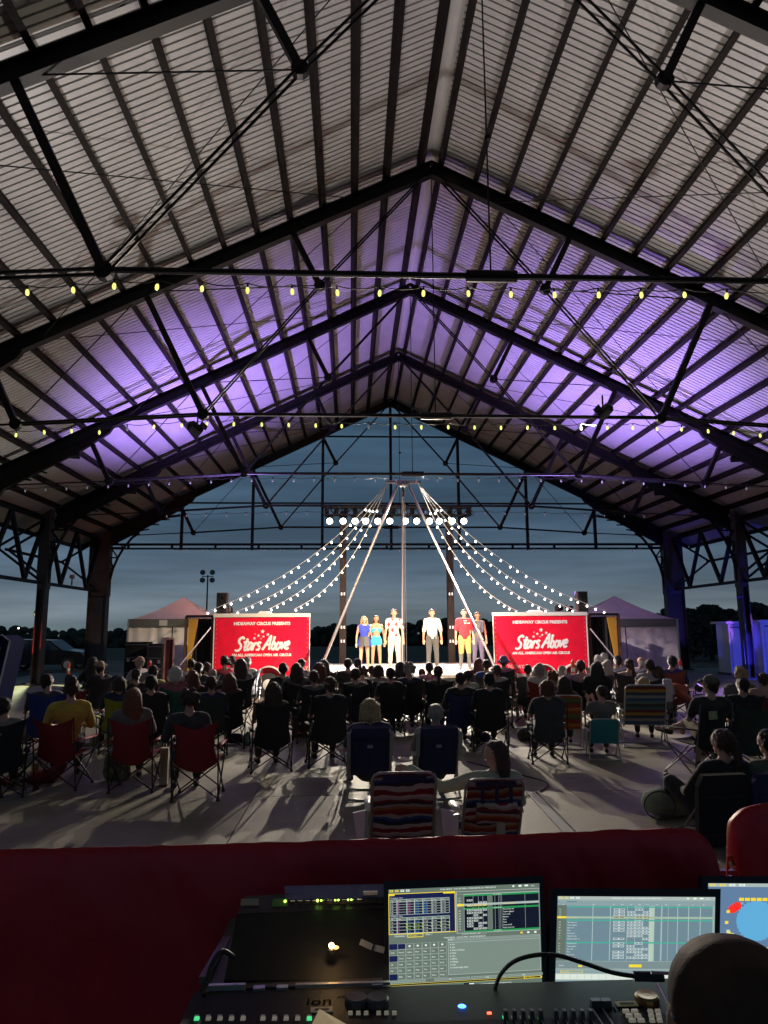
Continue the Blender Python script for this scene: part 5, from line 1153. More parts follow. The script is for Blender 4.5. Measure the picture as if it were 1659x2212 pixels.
t = chair('black camp chair with a pale tag holding the man in cap', (atY(1516, 1540, 9.8).x, 10.0, 0), .35, camp_parts(.54, .92), dict(f=clothmat(BK, 'chair'), k=mat('grey_tube', (.16, .16, .17), .4, .6)), 1.05)
MB().box((-.13, -.42, .80), (.13, .012, .10)).build('tag', mat('yellow_green_tag', (.40, .46, .22), .6), t)
t = chair('dark green camp chair on the right', (atY(1614, 1540, 9.4).x, 9.6, 0), .15, camp_parts(.58, .95), dict(f=clothmat((.012, .035, .022), 'chair'), k=BLACK), 1.06)
# low sitters at the right foreground
def stadium(label, x, y, rzz, m_):
    t = thing('stadium_seat', label, 'stadium seat', (x, y, 0), rzz, 'legless seats at the right')
    R = Matrix.Rotation(.14, 3, 'X'); b = MB(); b.prism([(-.25, .0), (.25, .0), (.26, .52), (.215, .62), (-.215, .62), (-.26, .52)], -.03, .03); b.v = [tuple(R @ V(v)+V((0, 0, .05))) for v in b.v]; b.build('backrest', m_, t)
    b = MB(); b.box((0, .24, .05), (.46, .46, .06)); b.build('seat', m_, t)
    for sx in (-.24, .24): b = MB(); b.path([(sx, .44, .06), (sx, .2, .16), (sx, -.03, .38)], .012, 5, flat=0); b.build('side_strap', BLACK, t)
    b = MB(); b.path([R @ V(q)+V((0, -.035, .05)) for q in ((-.20, 0, .08), (.20, 0, .08), (.20, 0, .42), (-.20, 0, .42))], .005, 5, closed=True); b.build('seam', mat('dark_piping2', (.04, .04, .045), .7), t)
pq = atY(1552, 1573, 7.2); Sf = skeleton('floor'); s_ = pq.z/(Sf['head'].z+.135); person('ponytailed woman in black sitting low at the right', (pq.x, 7.2-Sf['head'].y*s_, 0), .10, s_, pose='floor', hair='pony', hc='brown', shirt=(.012, .012, .014), sleeve=1.5, fem=True, vox=.011, yaw=.3, pants=(.02, .02, .022), shoe=(.25, .2, .15))
stadium('black legless stadium seat under the ponytailed woman', atY(1552, 1700, 6.78).x, 6.78, .10, CLOTHK)
pq = atY(1652, 1574, 7.2); s_ = pq.z/(Sf['head'].z+.135); person('man in olive jacket sitting low at the right border', (pq.x, 7.2-Sf['head'].y*s_, 0), .1, s_, pose='floor', hair='short', hc='black', shirt=(.10, .115, .07), sleeve=1.8, vox=.012, yaw=.3)
stadium('dark blue legless seat under the man in olive jacket', atY(1668, 1700, 6.80).x, 6.80, .10, NVB)
# ================================================================== THINGS ON THE FLOOR
def lump(name, label, cat, p, fn, m, voxel=.012, disp=.02, ds=7, group=None):
    me = fuse((name, label), fn, voxel, 3, disp, ds); t = thing(name, label, cat, p, 0, group); put('body', me, m, t); return t
t = lump('tote_bag', 'pale green round bag on the floor beside the ponytailed woman', 'bag', atZ(1440, 1765, 0), lambda mb: (caps(mb, (-.12, .0, .15), (.10, .05, .14), .14, .15, 12), caps(mb, (.05, .05, .09), (.30, .0, .08), .10, .07, 10)), clothmat((.30, .36, .24), 'bag'))
m = MB(); m.path([(-.12+.165*math.cos(a), -.02-.11, .15+.14*math.sin(a)) for a in [2*math.pi*k/20 for k in range(20)]], .008, 6, closed=True); m.build('seam_piping', mat('dark_piping', (.08, .10, .07), .6), t)
t = thing('water_bottle', 'dark bottle with lit cap leaning beside the pale green bag', 'bottle', atZ(1468, 1745, 0)); R = Matrix.Rotation(-.5, 3, 'Y'); m = MB(); m.lathe((0, 0, 0), [(.036, 0), (.04, .03), (.04, .19), (.025, .23)], 12); m.v = [tuple(R @ V(v)) for v in m.v]; m.v = [(a, b_, c+.12) for a, b_, c in m.v]; m.build('bottle_body', mat('dark_bottle', (.05, .05, .06), .2), t)
m = MB(); m.lathe((0, 0, .235), [(.028, 0), (.028, .05), (.02, .055)], 12); m.v = [tuple(R @ V(v)) for v in m.v]; m.v = [(a, b_, c+.12) for a, b_, c in m.v]; m.build('cap', BLACK, t)
lump('jacket', 'dark red jacket heaped on the floor by the first red chair', 'jacket', atZ(70, 1693, 0), lambda mb: [caps(mb, (-.42, -.05, .03), (-.05, .0, .04), .045, .05), caps(mb, (-.05, 0, .05), (.22, .10, .10), .06, .10), caps(mb, (.2, .1, .1), (.33, .15, .2), .09, .06)], MATS['dark_red_nylon'], disp=.035)
def can(label, px, py, col, h=.13, r=.034, cat='can'):
    t = thing('drink_can', label, cat, atZ(px, py, 0)); MB().lathe((0, 0, 0), [(r*.8, 0), (r, .01), (r, h-.012), (r*.8, h)], 14).build('can_body', mat('can_paint_%d' % px, col, .3, .3), t); MB().lathe((0, 0, h), [(r*.78, 0), (r*.78, .003)], 12).build('lid', ALU, t)
can('green drink can on the floor by the first red chair', 36, 1697, (.14, .28, .14)); can('yellow drink carton behind the first red chair', 74, 1688, (.40, .30, .08), .24, .045, 'carton')
t = thing('tall_box', 'tall upright cream and brown box beside the third red chair', 'box', atZ(353, 1698, 0), .1); MB().box((0, 0, .25), (.10, .10, .46)).build('box_body', mat('cream_card', (.45, .38, .28), .8), t); MB().box((0, -.052, .27), (.05, .004, .30)).build('printed_band', mat('tan_print', (.38, .28, .13), .7), t); MB().box((0, 0, .012), (.108, .108, .024)).build('box_foot', mat('red_brown_card', (.20, .06, .03), .8), t)
t = lump('backpack', 'camouflage patterned backpack under the second red chair', 'bag', atZ(247, 1685, 0), lambda mb: [caps(mb, (-.05, 0, .10), (-.05, .02, .30), .12, .09), caps(mb, (.12, 0, .09), (.12, .02, .26), .10, .08)], mat('camouflage_cloth', (.15, .15, .09), .9, noise_amt=.8, noise_scale=14))
lump('tote_bag', 'pale turquoise bag on the floor near the centre left chairs', 'bag', atZ(532, 1610, 0), lambda mb: [caps(mb, (0, 0, .06), (0, 0, .10), .09, .06), caps(mb, (0, 0, .1), (.02, 0, .22), .05, .02)], clothmat((.12, .22, .18), 'bag'))
lump('tote_bag', 'black bag lying left of the turquoise bag', 'bag', atZ(507, 1606, 0), lambda mb: [caps(mb, (-.1, 0, .08), (.1, 0, .09), .09, .08)], CLOTHK)
lump('backpack', 'dark backpack between the navy and slate grey chairs', 'bag', atZ(1150, 1600, 0), lambda mb: [caps(mb, (-.16, 0, .10), (.1, 0, .13), .12, .12)], clothmat((.04, .035, .035), 'bag'))
lump('tote_bag', 'dark blue crinkled bag right of the dark backpack', 'bag', atZ(1195, 1602, 0), lambda mb: [caps(mb, (-.1, 0, .07), (.12, 0, .08), .09, .08)], clothmat((.02, .03, .09), 'bag'))
lump('tote_bag', 'purple bag behind the dark haired profile woman', 'bag', atZ(1040, 1602, 0), lambda mb: [caps(mb, (-.12, 0, .07), (.08, 0, .08), .08, .08)], clothmat((.05, .03, .12), 'bag'))
lump('cooler_bag', 'dark red bag under the chair of the man in cap', 'bag', atZ(1528, 1630, 0), lambda mb: [mb.box((0, 0, .12), (.34, .24, .22))], clothmat((.16, .02, .025), 'bag'))
lump('blanket', 'rumpled yellowish blanket right of the woman in yellow', 'blanket', atZ(212, 1612, 0), lambda mb: [caps(mb, (-.3, 0, .03), (.3, .1, .03), .05, .05), caps(mb, (-.1, .1, .1), (.15, .1, .12), .09, .07)], clothmat((.34, .30, .20), 'blanket'), disp=.04)
lump('jacket', 'orange red jacket hanging over the chair back of the man in navy', 'jacket', atY(1467, 1500, 15.0), lambda mb: [caps(mb, (-.1, 0, .15), (.12, 0, .12), .08, .07), caps(mb, (-.05, 0, .1), (.2, -.02, -.1), .08, .05)], clothmat((.42, .10, .05), 'jacket'))
lump('towel', 'white towel over the chair right of the turquoise shirted child', 'towel', atY(1443, 1492, 13.6), lambda mb: [mb.box((0, 0, 0), (.16, .06, .42))], clothmat((.45, .45, .55), 'towel'))
m = MB(); a, b_ = atZ(1146, 1713, 0), atZ(1238, 1812, 0); m.bar(a+V((0, 0, .005)), b_+V((0, 0, .005)), .10, .02); m.bar(a+V((.09, 0, .01)), b_+V((.09, 0, .01)), .03, .03); tag(m.build('cable_ramp', mat('pale_cable_cover', (.45, .45, .44), .4)), 'pale cable cover strip running over the floor right of the striped chairs', 'cable cover')
m = MB(); m.path(smoothpts([atZ(1010, 1645, .01), atZ(1100, 1668, .01), atZ(1180, 1690, .01), atZ(1160, 1712, .01), atZ(1080, 1735, .01)], 6), .008, 5); tag(m.build('floor_cable', WIRE), 'thin black cable looping on the floor beside the profile woman', 'cable')
m = MB(); m.path(smoothpts([atZ(1520, 1768, .01), atZ(1600, 1815, .01), atZ(1680, 1850, .01)], 6), .01, 5); tag(m.build('floor_cable', mat('pale_rope', (.35, .33, .25), .8)), 'pale cord lying behind the black stadium seat', 'cord')
can('white paper cup on the floor behind the second navy low chair', 1002, 1632, (.6, .6, .58), .11, .038, 'cup'); can('silver tumbler on the floor under the dark blue chair', 1098, 1606, (.4, .4, .42), .2, .036, 'tumbler')
can('clear water bottle on the floor by the tall striped beach chair', 1420, 1578, (.5, .55, .6), .22, .034, 'bottle'); can('white cup on the floor left of the blond bobbed woman', 738, 1604, (.6, .6, .58), .12, .04, 'cup')
t = thing('cooler_box', 'reddish brown cooler box between the two large black chairs', 'cooler', atZ(650, 1592, 0), .1); MB().box((0, 0, .17), (.34, .26, .32)).build('cooler_body', mat('red_brown_cooler', (.22, .06, .03), .5), t); MB().box((0, 0, .35), (.36, .28, .05)).build('lid', mat('cooler_lid', (.12, .04, .03), .5), t)
for sx in (-.185, .185): MB().box((sx, 0, .27), (.02, .12, .03)).build('handle', BLACK, t)
# ================================================================== SOUND AND LIGHT DESK IN FRONT
REDC = mat('dark_red_tarpaulin', (.48, .007, .018), .5, noise_amt=.12, noise_scale=3, bump=.25, bscale=8, sheen=.0)
def red_cover(label, top, Y, seed):
    """top: list of pixel points of the top edge"""
    pts = smoothpts([atY(a, b_, Y) for a, b_ in top], 6); pts = [a.lerp(b_, j/4) for a, b_ in zip(pts[:-1], pts[1:]) for j in range(4)]+[pts[-1]]; n = len(pts); m = MB(); vs = []
    rows = [(0, 0), (-.012, -.03), (-.025, -.06), (-.032, -.10), (-.04, -.16), (-.045, -.22), (-.05, -.30), (-.05, -.4), (-.05, -.5), (-.06, -.65), (-.06, -.8), (-.07, -1.12)]
    for i, p in enumerate(pts):
        p = p+V((0, 0, .006*noise.noise(V((p.x*6, seed, 0))))); h = p.z
        vs.append((p.x, Y+.10, p.z-.25)); vs.append((p.x, Y+.055, p.z-.015))
        for dy, dz in rows:
            w = .022*noise.noise(V((p.x*5+dz*2, dz*2.5, seed)))+.012*noise.noise(V((p.x*16+dz*9, dz*3, seed+3)))+.03*math.sin(p.x*5+seed)*(-dz)*.5
            vs.append((p.x, Y+dy+w, max(.02, p.z+dz*(h/1.12) if dz < -.3 else p.z+dz)))
    k = len(rows)+2; m.add(vs, [(i*k+j, (i+1)*k+j, (i+1)*k+j+1, i*k+j+1) for i in range(n-1) for j in range(k-1)])
    t = thing('covered_barrier', label, 'barrier', (0, 0, 0), 0, 'red covered barriers'); m.build('cover', REDC, t, True)
    m = MB(); xs = [pts[2].x, pts[-3].x]; m.tube((xs[0], Y+.03, pts[2].z-.05), (xs[1], Y+.03, min(pts[-3].z, pts[2].z)-.06), .018, 8); m.build('top_rail', ALU, t)
    for x in xs: MB().tube((x, Y+.03, 0), (x, Y+.03, pts[2].z-.1), .018, 8).build('post', ALU, t); MB().box((x, Y+.03, .015), (.05, .5, .03)).build('foot', STEEL, t)
red_cover('long red covered barrier running across in front of the desk', [(-260, 1850), (0, 1836), (250, 1829), (500, 1822), (800, 1813), (1100, 1802), (1300, 1795), (1470, 1789), (1515, 1802), (1540, 1832), (1552, 1870), (1556, 1930)], 3.15, 1.0)
red_cover('second red covered barrier at the right border', [(1584, 1850), (1583, 1790), (1592, 1765), (1625, 1742), (1700, 1730), (1900, 1722)], 3.35, 5.0)
m = MB(); p = atY(1592, 1810, 3.5); t = thing('barrier_clamp', 'grey upright strut in the gap between the red barriers', 'strut', (p.x, 3.5, 0)); MB().box((0, 0, p.z/2-.05), (.04, .04, p.z-.1)).build('upright', mat('dull_metal', (.15, .14, .14)), t); MB().box((-.05, 0, p.z-.16), (.22, .03, .04)).build('crosspiece', MATS['dull_metal'], t)
# table and console
def desk():
    t = thing('desk_table', 'black draped table carrying the lighting console', 'table', (.1, 2.4, 0)); xl = atZ(400, 2214, .82).x-.1; MB().box(((xl+1.5)/2, .1, .80), (1.5-xl, 1.0, .04)).build('tabletop', BLKP, t)
    for x in (xl+.1, 1.3):
        for y in (-.3, .5): MB().box((x, y, .39), (.04, .04, .78)).build('leg', STEEL, t)
desk()
ZC = .93
def console():
    t = thing('lighting_console', 'black lighting console with faders, keys and two encoder wheels', 'lighting console', (0, 0, 0)); m = MB()
    a, b_ = atZ(395, 2212, ZC), atZ(440, 2150, ZC)
    m.prism([(1.55, .82), (2.36, .82), (2.36, ZC), (2.16, ZC-.0), (1.55, ZC-.04)], atZ(392, 2205, ZC).x, 1.1, 0); m.build('chassis', BLKP, t)
    KEY = mat('lit_grey_key', (.45, .42, .36), .4, emit=(.9, .8, .6), es=.12, hidden_lamp=True); KD = mat('dark_key', (.05, .05, .05), .4); G = mat('green_led', (.1, .9, .3), .3, emit=(.1, 1, .35), es=.7, hidden_lamp=True); LINE = mat('white_print', (.7, .7, .7), .6)
    def key(px, py, w, d, m_, h=.008, name='key'): p = atZ(px, py, ZC+.004); MB().box((p.x, p.y, ZC+h/2), (w, d, h), None, .9).build(name, m_, t)
    zone = [(420+27*k, 2196) for k in range(5)]+[(792-200+27*k-8, 2196) for k in range(5)]
    # fader banks: left bank under the cover, right bank under monitor gap
    for k in range(10):
        px = 425+25*k+(18 if k > 4 else 0); key(px, 2191, .012, .006, LINE, .002, 'print_mark'); key(px, 2199, .014, .012, G if k in (0, 9) else KEY, .006)
    for k in range(10):
        px = 1090+19*k+(14 if k > 4 else 0); key(px, 2188, .011, .006, LINE, .002, 'print_mark'); key(px, 2196, .011, .010, G if k in (0, 4) else KEY, .006)
        p = atZ(px+4, 2205, ZC); MB().box((p.x, p.y, ZC+.001), (.003, .05, .002)).build('fader_slot', mat('fader_slot', (.35, .35, .35), .4), t); MB().box((p.x, p.y+.01, ZC+.012), (.014, .02, .022), None, .7).build('fader_cap', KD, t)
    for px in (770, 815, 1398):   # wheels
        p = atZ(px, 2165 if px > 1000 else 2170, ZC); w = MB(); w.lathe((p.x, p.y, ZC), [(.034, 0), (.034, .016), (.029, .022), (.010, .020)], 22); w.build('encoder_wheel', mat('brass_knob', (.30, .17, .07), .3, .8) if px > 1000 else KD, t)
    for r in range(3):
        for c in range(2):
            key(1352+19*c+r*7, 2184+10*r, .019, .009, KEY)
            key(1405+16*c+r*2, 2184+10*r, .014, .010, KEY)
    for r in range(1):
        for c in range(6): key(757+17*c+(10 if c > 2 else 0), 2188, .013, .008, KEY)
    for k in range(2): key(1287+22*k, 2172, .03, .02, KD, .02, 'fader_cap'); p = atZ(1290+22*k, 2195, ZC); MB().box((p.x, p.y, ZC+.001), (.004, .09, .002)).build('fader_slot', MATS['fader_slot'], t)
    for s, px, py, sz in (('ion', 690, 2158, .060), ('ion', 1345, 2173, .060)):
        p = atZ(px, py, ZC); m = MB(); text_into(m, s, sz, lambda c: (p.x+c.x, p.y+c.y-.035, ZC+.002), thick=.001); m.build('logo_lettering', LINE, t)
        q = atZ(px+(48 if px < 1000 else 42), py-8, ZC); m = MB(); text_into(m, 'XE', .022, lambda c: (q.x+c.x, q.y+c.y-.02, ZC+.002), thick=.001); m.build('logo_lettering', LINE, t)
    for px, py, col in ((695, 2184, (.55, .50, .36)), (1354, 2183-12, (.62, .50, .24))):
        p = atZ(px, py, ZC); MB().box((p.x, p.y, ZC+.003), (.062, .026, .003)).build('masking_label', mat('label_%d' % px, col, .7), t); MB().box((p.x, p.y, ZC+.0055), (.04, .008, .001)).build('scribble', mat('label_ink', (.15, .12, .1), .8), t)
    p = atZ(998, 2177, ZC); MB().lathe((p.x, p.y, ZC+.004), [(.012, 0), (.009, .002)], 14).build('power_ring', mat('blue_led', (.05, .15, 1), .3, emit=(.05, .2, 1), es=6, hidden_lamp=True), t)
    p = atZ(1057, 2191, ZC); MB().box((p.x, p.y, ZC+.003), (.012, .006, .004)).build('red_led', mat('red_led', (1, .1, .05), .3, emit=(1, .12, .05), es=3, hidden_lamp=True), t)
console()
def sheet():
    a = [atZ(670, 2222, ZC+.05), atZ(690, 2181, ZC+.03), atZ(748, 2214, ZC+.03), atZ(752, 2240, ZC+.05)]
    m = MB(); m.add([tuple(p) for p in a]+[(p.x, p.y, p.z+.002) for p in a], [(0, 1, 2, 3), (7, 6, 5, 4), (0, 4, 5, 1), (1, 5, 6, 2), (2, 6, 7, 3), (3, 7, 4, 0)]); tag(m.build('paper_sheet', mat('paper_painted_yellow_light', (.75, .62, .36), .8)), 'white paper sheet coloured as if yellow lit, on the console at the bottom edge', 'paper')  # white paper; the yellow light on it is put into the colour
sheet()
# flight case, black covered screen, network switch
def case():
    t = thing('flight_case', 'open flight case lid edge with aluminium rails behind the console', 'flight case', (0, 0, 0)); p0, p1 = atY(432, 2128, 2.38), atY(828, 2128, 2.38)
    MB().box(((p0.x+p1.x)/2, 2.66, (p0.z+.82)/2-.01), (p1.x-p0.x, .54, p0.z-.83)).build('case_shell', mat('case_laminate', (.05, .05, .045), .5), t)
    q0, q1 = atY(638, 2130, 2.37), atY(800, 2130, 2.37)
    for k in range(4): MB().bar((q0.x, 2.37-.0*k, p0.z-.004-.011*k), (q1.x+.06, 2.37, p0.z-.004-.011*k), .012+.004*(k % 2), .008).build('rail', ALU, t)
    r0, r1 = atY(445, 2130, 2.37), atY(530, 2130, 2.37); MB().bar((r0.x, 2.37, p0.z-.01), (r1.x, 2.37, p0.z-.01), .014, .03).build('rail', ALU, t)
    for px in (560, 610, 815): q = atY(px, 2133, 2.37); MB().box((q.x, 2.365, p0.z-.02), (.034, .02, .035)).build('latch', CHROME, t); MB().box((q.x, 2.352, p0.z-.02), (.018, .01, .02)).build('catch', BLACK, t)
    a, b_ = atY(440, 2118, 2.42), atY(490, 2030, 2.75); MB().bar(a, b_, .03, .02).build('corner_rail', mat('dull_metal', (.15, .14, .14)), t)
case()
def slab(mb, pts, off):
    pts = [V(p) for p in pts]; o = V(off); mb.add(pts+[p+o for p in pts], [(0, 1, 2, 3), (7, 6, 5, 4), (0, 4, 5, 1), (1, 5, 6, 2), (2, 6, 7, 3), (3, 7, 4, 0)]); return mb
def cover():
    t = thing('covered_screen', 'large black tilted panel with rounded corner left of the screens', 'covered screen', (0, 0, 0)); A_ = [atY(484, 2118, 2.42), atY(505, 2010, 2.58), atY(512, 1975, 2.64), atY(835, 1962, 2.68), atY(840, 2118, 2.42)]
    m = MB(); n = 5; o = V((0, .02, -.05)); m.add(A_+[p+o for p in A_], [(0, 1, 2, 3, 4), (9, 8, 7, 6, 5)]+[(i, i+5, (i+1) % 5+5, (i+1) % 5) for i in range(5)]); m.build('panel', mat('gloss_black_film', (.006, .006, .007), .65), t)
    B_ = [atY(512, 1974, 2.64), atY(530, 1936, 2.72), atY(838, 1918, 2.76), atY(835, 1961, 2.68)]; m = MB(); slab(m, B_, (0, .02, -.05)); m.build('rear_lip', mat('dark_plum_plastic', (.030, .024, .034), .4), t)
    for px, py, w in ((530, 1949, .026), (549, 1949, .026)): q = atY(px, py, 2.68); MB().box(q, (.030, .006, .022), Matrix.Rotation(-.9, 3, 'X')).build('sticker', mat('cream_sticker', (.26, .25, .19), .6), t)
    q = atY(605, 1950, 2.68); MB().box(q, (.052, .006, .026), Matrix.Rotation(-.9, 3, 'X')).build('sticker', mat('green_sticker', (.10, .22, .05), .6), t)
    C_ = [atY(780, 2040, 2.52), atY(812, 2052, 2.50)]; 
    for c0, c1 in (((778, 2034), (804, 2046)), ((808, 2047), (830, 2053))): m = MB(); m.bar(atY(*c0, 2.49), atY(*c1, 2.485), .005, .018, (0, 1, 1)); m.build('cable_label', mat('grey_tape', (.36, .36, .36), .6), t)
cover()
def cable1():
    m = MB(); m.path(smoothpts([atY(505, 2068, 2.40), atY(480, 2055, 2.40), atY(458, 2085, 2.37), atY(444, 2130, 2.33), atY(441, 2150, 2.3)], 6), .008, 6); tag(m.build('power_cable', WIRE), 'black cable looping over the left end of the flight case', 'cable')
cable1()
def switch():
    t = thing('network_switch', 'blue grey network switch with green lights on the black panel', 'network switch', (0, 0, 0)); A_ = [atY(615, 1943, 2.70), atY(615, 1914, 2.78), atY(832, 1909, 2.78), atY(832, 1938, 2.70)]
    m = MB(); slab(m, A_, (0, .012, -.035)); m.build('housing', mat('blue_grey_metal', (.10, .11, .22), .4, .3), t)
    A2 = [atY(618, 1955, 2.69), atY(618, 1943.5, 2.695), atY(832, 1938.5, 2.695), atY(832, 1950, 2.69)]; m = MB(); slab(m, A2, (0, .012, -.004)); m.build('front_panel', BLACK, t)
    G = mat('green_led_bright', (.4, 1, .1), .3, emit=(.45, 1, .08), es=7, hidden_lamp=True)
    for px in (616, 686, 694, 724, 731, 752, 759): m = MB(); m.ball(atY(px, 1947-(px-616)*.024, 2.68), .003 if px not in (616, 686) else .0045, 6, 4); m.build('status_light', G, t)
    for k in range(12): m = MB(); q = atY(632+16*k, 1950-.024*16*k, 2.685); m.box(q, (.016, .006, .012)); m.build('port', mat('port_black', (.005, .005, .005), .5), t)
    q = atY(775, 1921, 2.755); m = MB(); R = Matrix.Rotation(.55, 3, 'X'); text_into(m, 'NETGEAR', .020, lambda c: q+R @ V((c.x-.07, c.y, .006)), thick=.001); m.build('lettering', mat('faint_print', (.2, .2, .3), .5), t)
    q = atY(800, 1930, 2.72); MB().box(q+V((0, -.008, .004)), (.05, .004, .012)).build('label', mat('pale_label', (.5, .5, .5), .6), t)
switch()
def lamp():
    p = atY(716, 2044, 2.46); t = thing('reflection_glow', 'tiny warm glow on the black panel in place of a lamp reflection', 'lamp', p); MB().lathe((0, 0, -.02), [(.012, 0), (.012, .012), (.005, .016)], 10).build('base', BLACK, t)  # reflection of a lamp in the panel, modelled as a glowing bulb
    m = MB(); m.ball((0, 0, .002), .0085, 8, 6); m.build('bulb', mat('reflected_flame', (1, .8, .4), .3, emit=(1, .62, .22), es=30, hidden_lamp=True), t); m = MB(); m.ball((.014, .0, -.004), .006, 8, 6, (1.6, 1, .8)); m.build('reflection_bead', mat('orange_glow', (1, .3, .1), .3, emit=(1, .28, .06), es=6, hidden_lamp=True), t)
    point('added_glow_light', p+V((0, -.03, .03)), .35, (1, .6, .25), .01)  # point light added for the reflected glow
lamp()
# ------------------------------------------------------------------ monitors
EM = {}
def em(name, c, s=1.0): return mat('screen_'+name, (.02, .02, .02), .5, emit=c, es=s, hidden_lamp=(name not in ('base1', 'base2', 'base3')))
def monitor(label, outer, scr, Yt, Yb, draw, name='computer_monitor'):
    """outer / scr: pixel corners TL TR BR BL; the face leans back from Yb to Yt"""
    O_ = [atY(*outer[0], Yt), atY(*outer[1], Yt), atY(*outer[2], Yb), atY(*outer[3], Yb)]; n = (O_[1]-O_[0]).cross(O_[3]-O_[0]).normalized()
    if n.y > 0: n = -n
    t = thing(name, label, 'monitor', (0, 0, 0), 0, 'screens on the desk'); m = MB(); slab(m, O_, -n*.035); m.build('housing', mat('monitor_bezel', (.010, .010, .012), .35), t)
    def hit(px, py):
        r = ray(px, py); o = V((0, 0, CAMZ)); k = (O_[0]+n*.0015-o).dot(n)/r.dot(n); return o+r*k
    S_ = [hit(*q) for q in scr]
    def at(u, v, d=0): return S_[0].lerp(S_[1], u).lerp(S_[3].lerp(S_[2], u), v)+n*d
    bld = {}
    def rect(u0, v0, u1, v1, mt, d=1): bld.setdefault(mt.name, (MB(), mt))[0].quad(at(u0, v0, .0004*d), at(u0, v1, .0004*d), at(u1, v1, .0004*d), at(u1, v0, .0004*d))
    W_ = (S_[1]-S_[0]).length; H_ = (S_[3]-S_[0]).length
    def text(s, u, v, size, mt, d=3): b = bld.setdefault(mt.name, (MB(), mt))[0]; text_into(b, s, size*H_, lambda c: at(u+c.x/W_, v-c.y/H_, .0004*d), thick=0.0, align='LEFT')
    draw(rect, text)
    me = MB(); mats = []
    for k, (b, mt) in bld.items(): me.cur = len(mats); mats.append(mt); me.add(b.v, b.f)
    me.build('screen', mats, t)
    c = (O_[2]+O_[3])/2; MB().box((c.x, c.y+.05, (c.z+.82)/2), (.06, .03, max(.02, c.z-.82))).build('stand_neck', BLACK, t); MB().box((c.x, c.y+.05, .83), (.26, .2, .02)).build('stand_foot', BLACK, t)
    return t, at, n
GR = em('olive_grey', (.135, .18, .145), 1.0); G2 = em('mid_grey', (.20, .265, .225)); DK = em('near_black', (.006, .008, .02)); NVs = em('navy', (.008, .012, .07)); YE = em('yellow', (.85, .66, .03), 1.1); WT = em('white', (.80, .88, .82), 1.1); PK = em('pink', (.85, .12, .62), 1.1); BL = em('blue', (.05, .32, .95), 1.1); GN = em('green', (.02, .30, .08)); LG = em('lime', (.50, .78, .06)); LN = em('line_grey', (.42, .50, .47)); SB = em('steel_blue', (.16, .25, .30)); SB2 = em('steel_blue_light', (.26, .36, .38)); TEAL = em('teal_line', (.07, .42, .32)); CYN = em('sky_blue', (.12, .42, .70)); RD = em('red', (.85, .03, .02), 1.1); PALEY = em('pale_yellow', (.72, .72, .38))
def hd(rect, text, b1, b2):
    rect(0, 0, 1, .035, b2); 
    for k, c in enumerate((YE, YE, WT, WT)): rect(.008+.036*k, .008, .030+.036*k, .028, c, 2); rect(.014+.036*k, .013, .024+.036*k, .023, b2, 3)
    text('STARS ABOVE - CUE LIST MAIN - STARS ABOVE 2021 MAIN SHOW', .34, .029, .022, WT); rect(.82, .010, .832, .028, WT, 2); rect(.86, .010, .88, .028, WT, 2); rect(.90, .010, .925, .026, WT, 2); text('10:25', .94, .029, .02, WT)
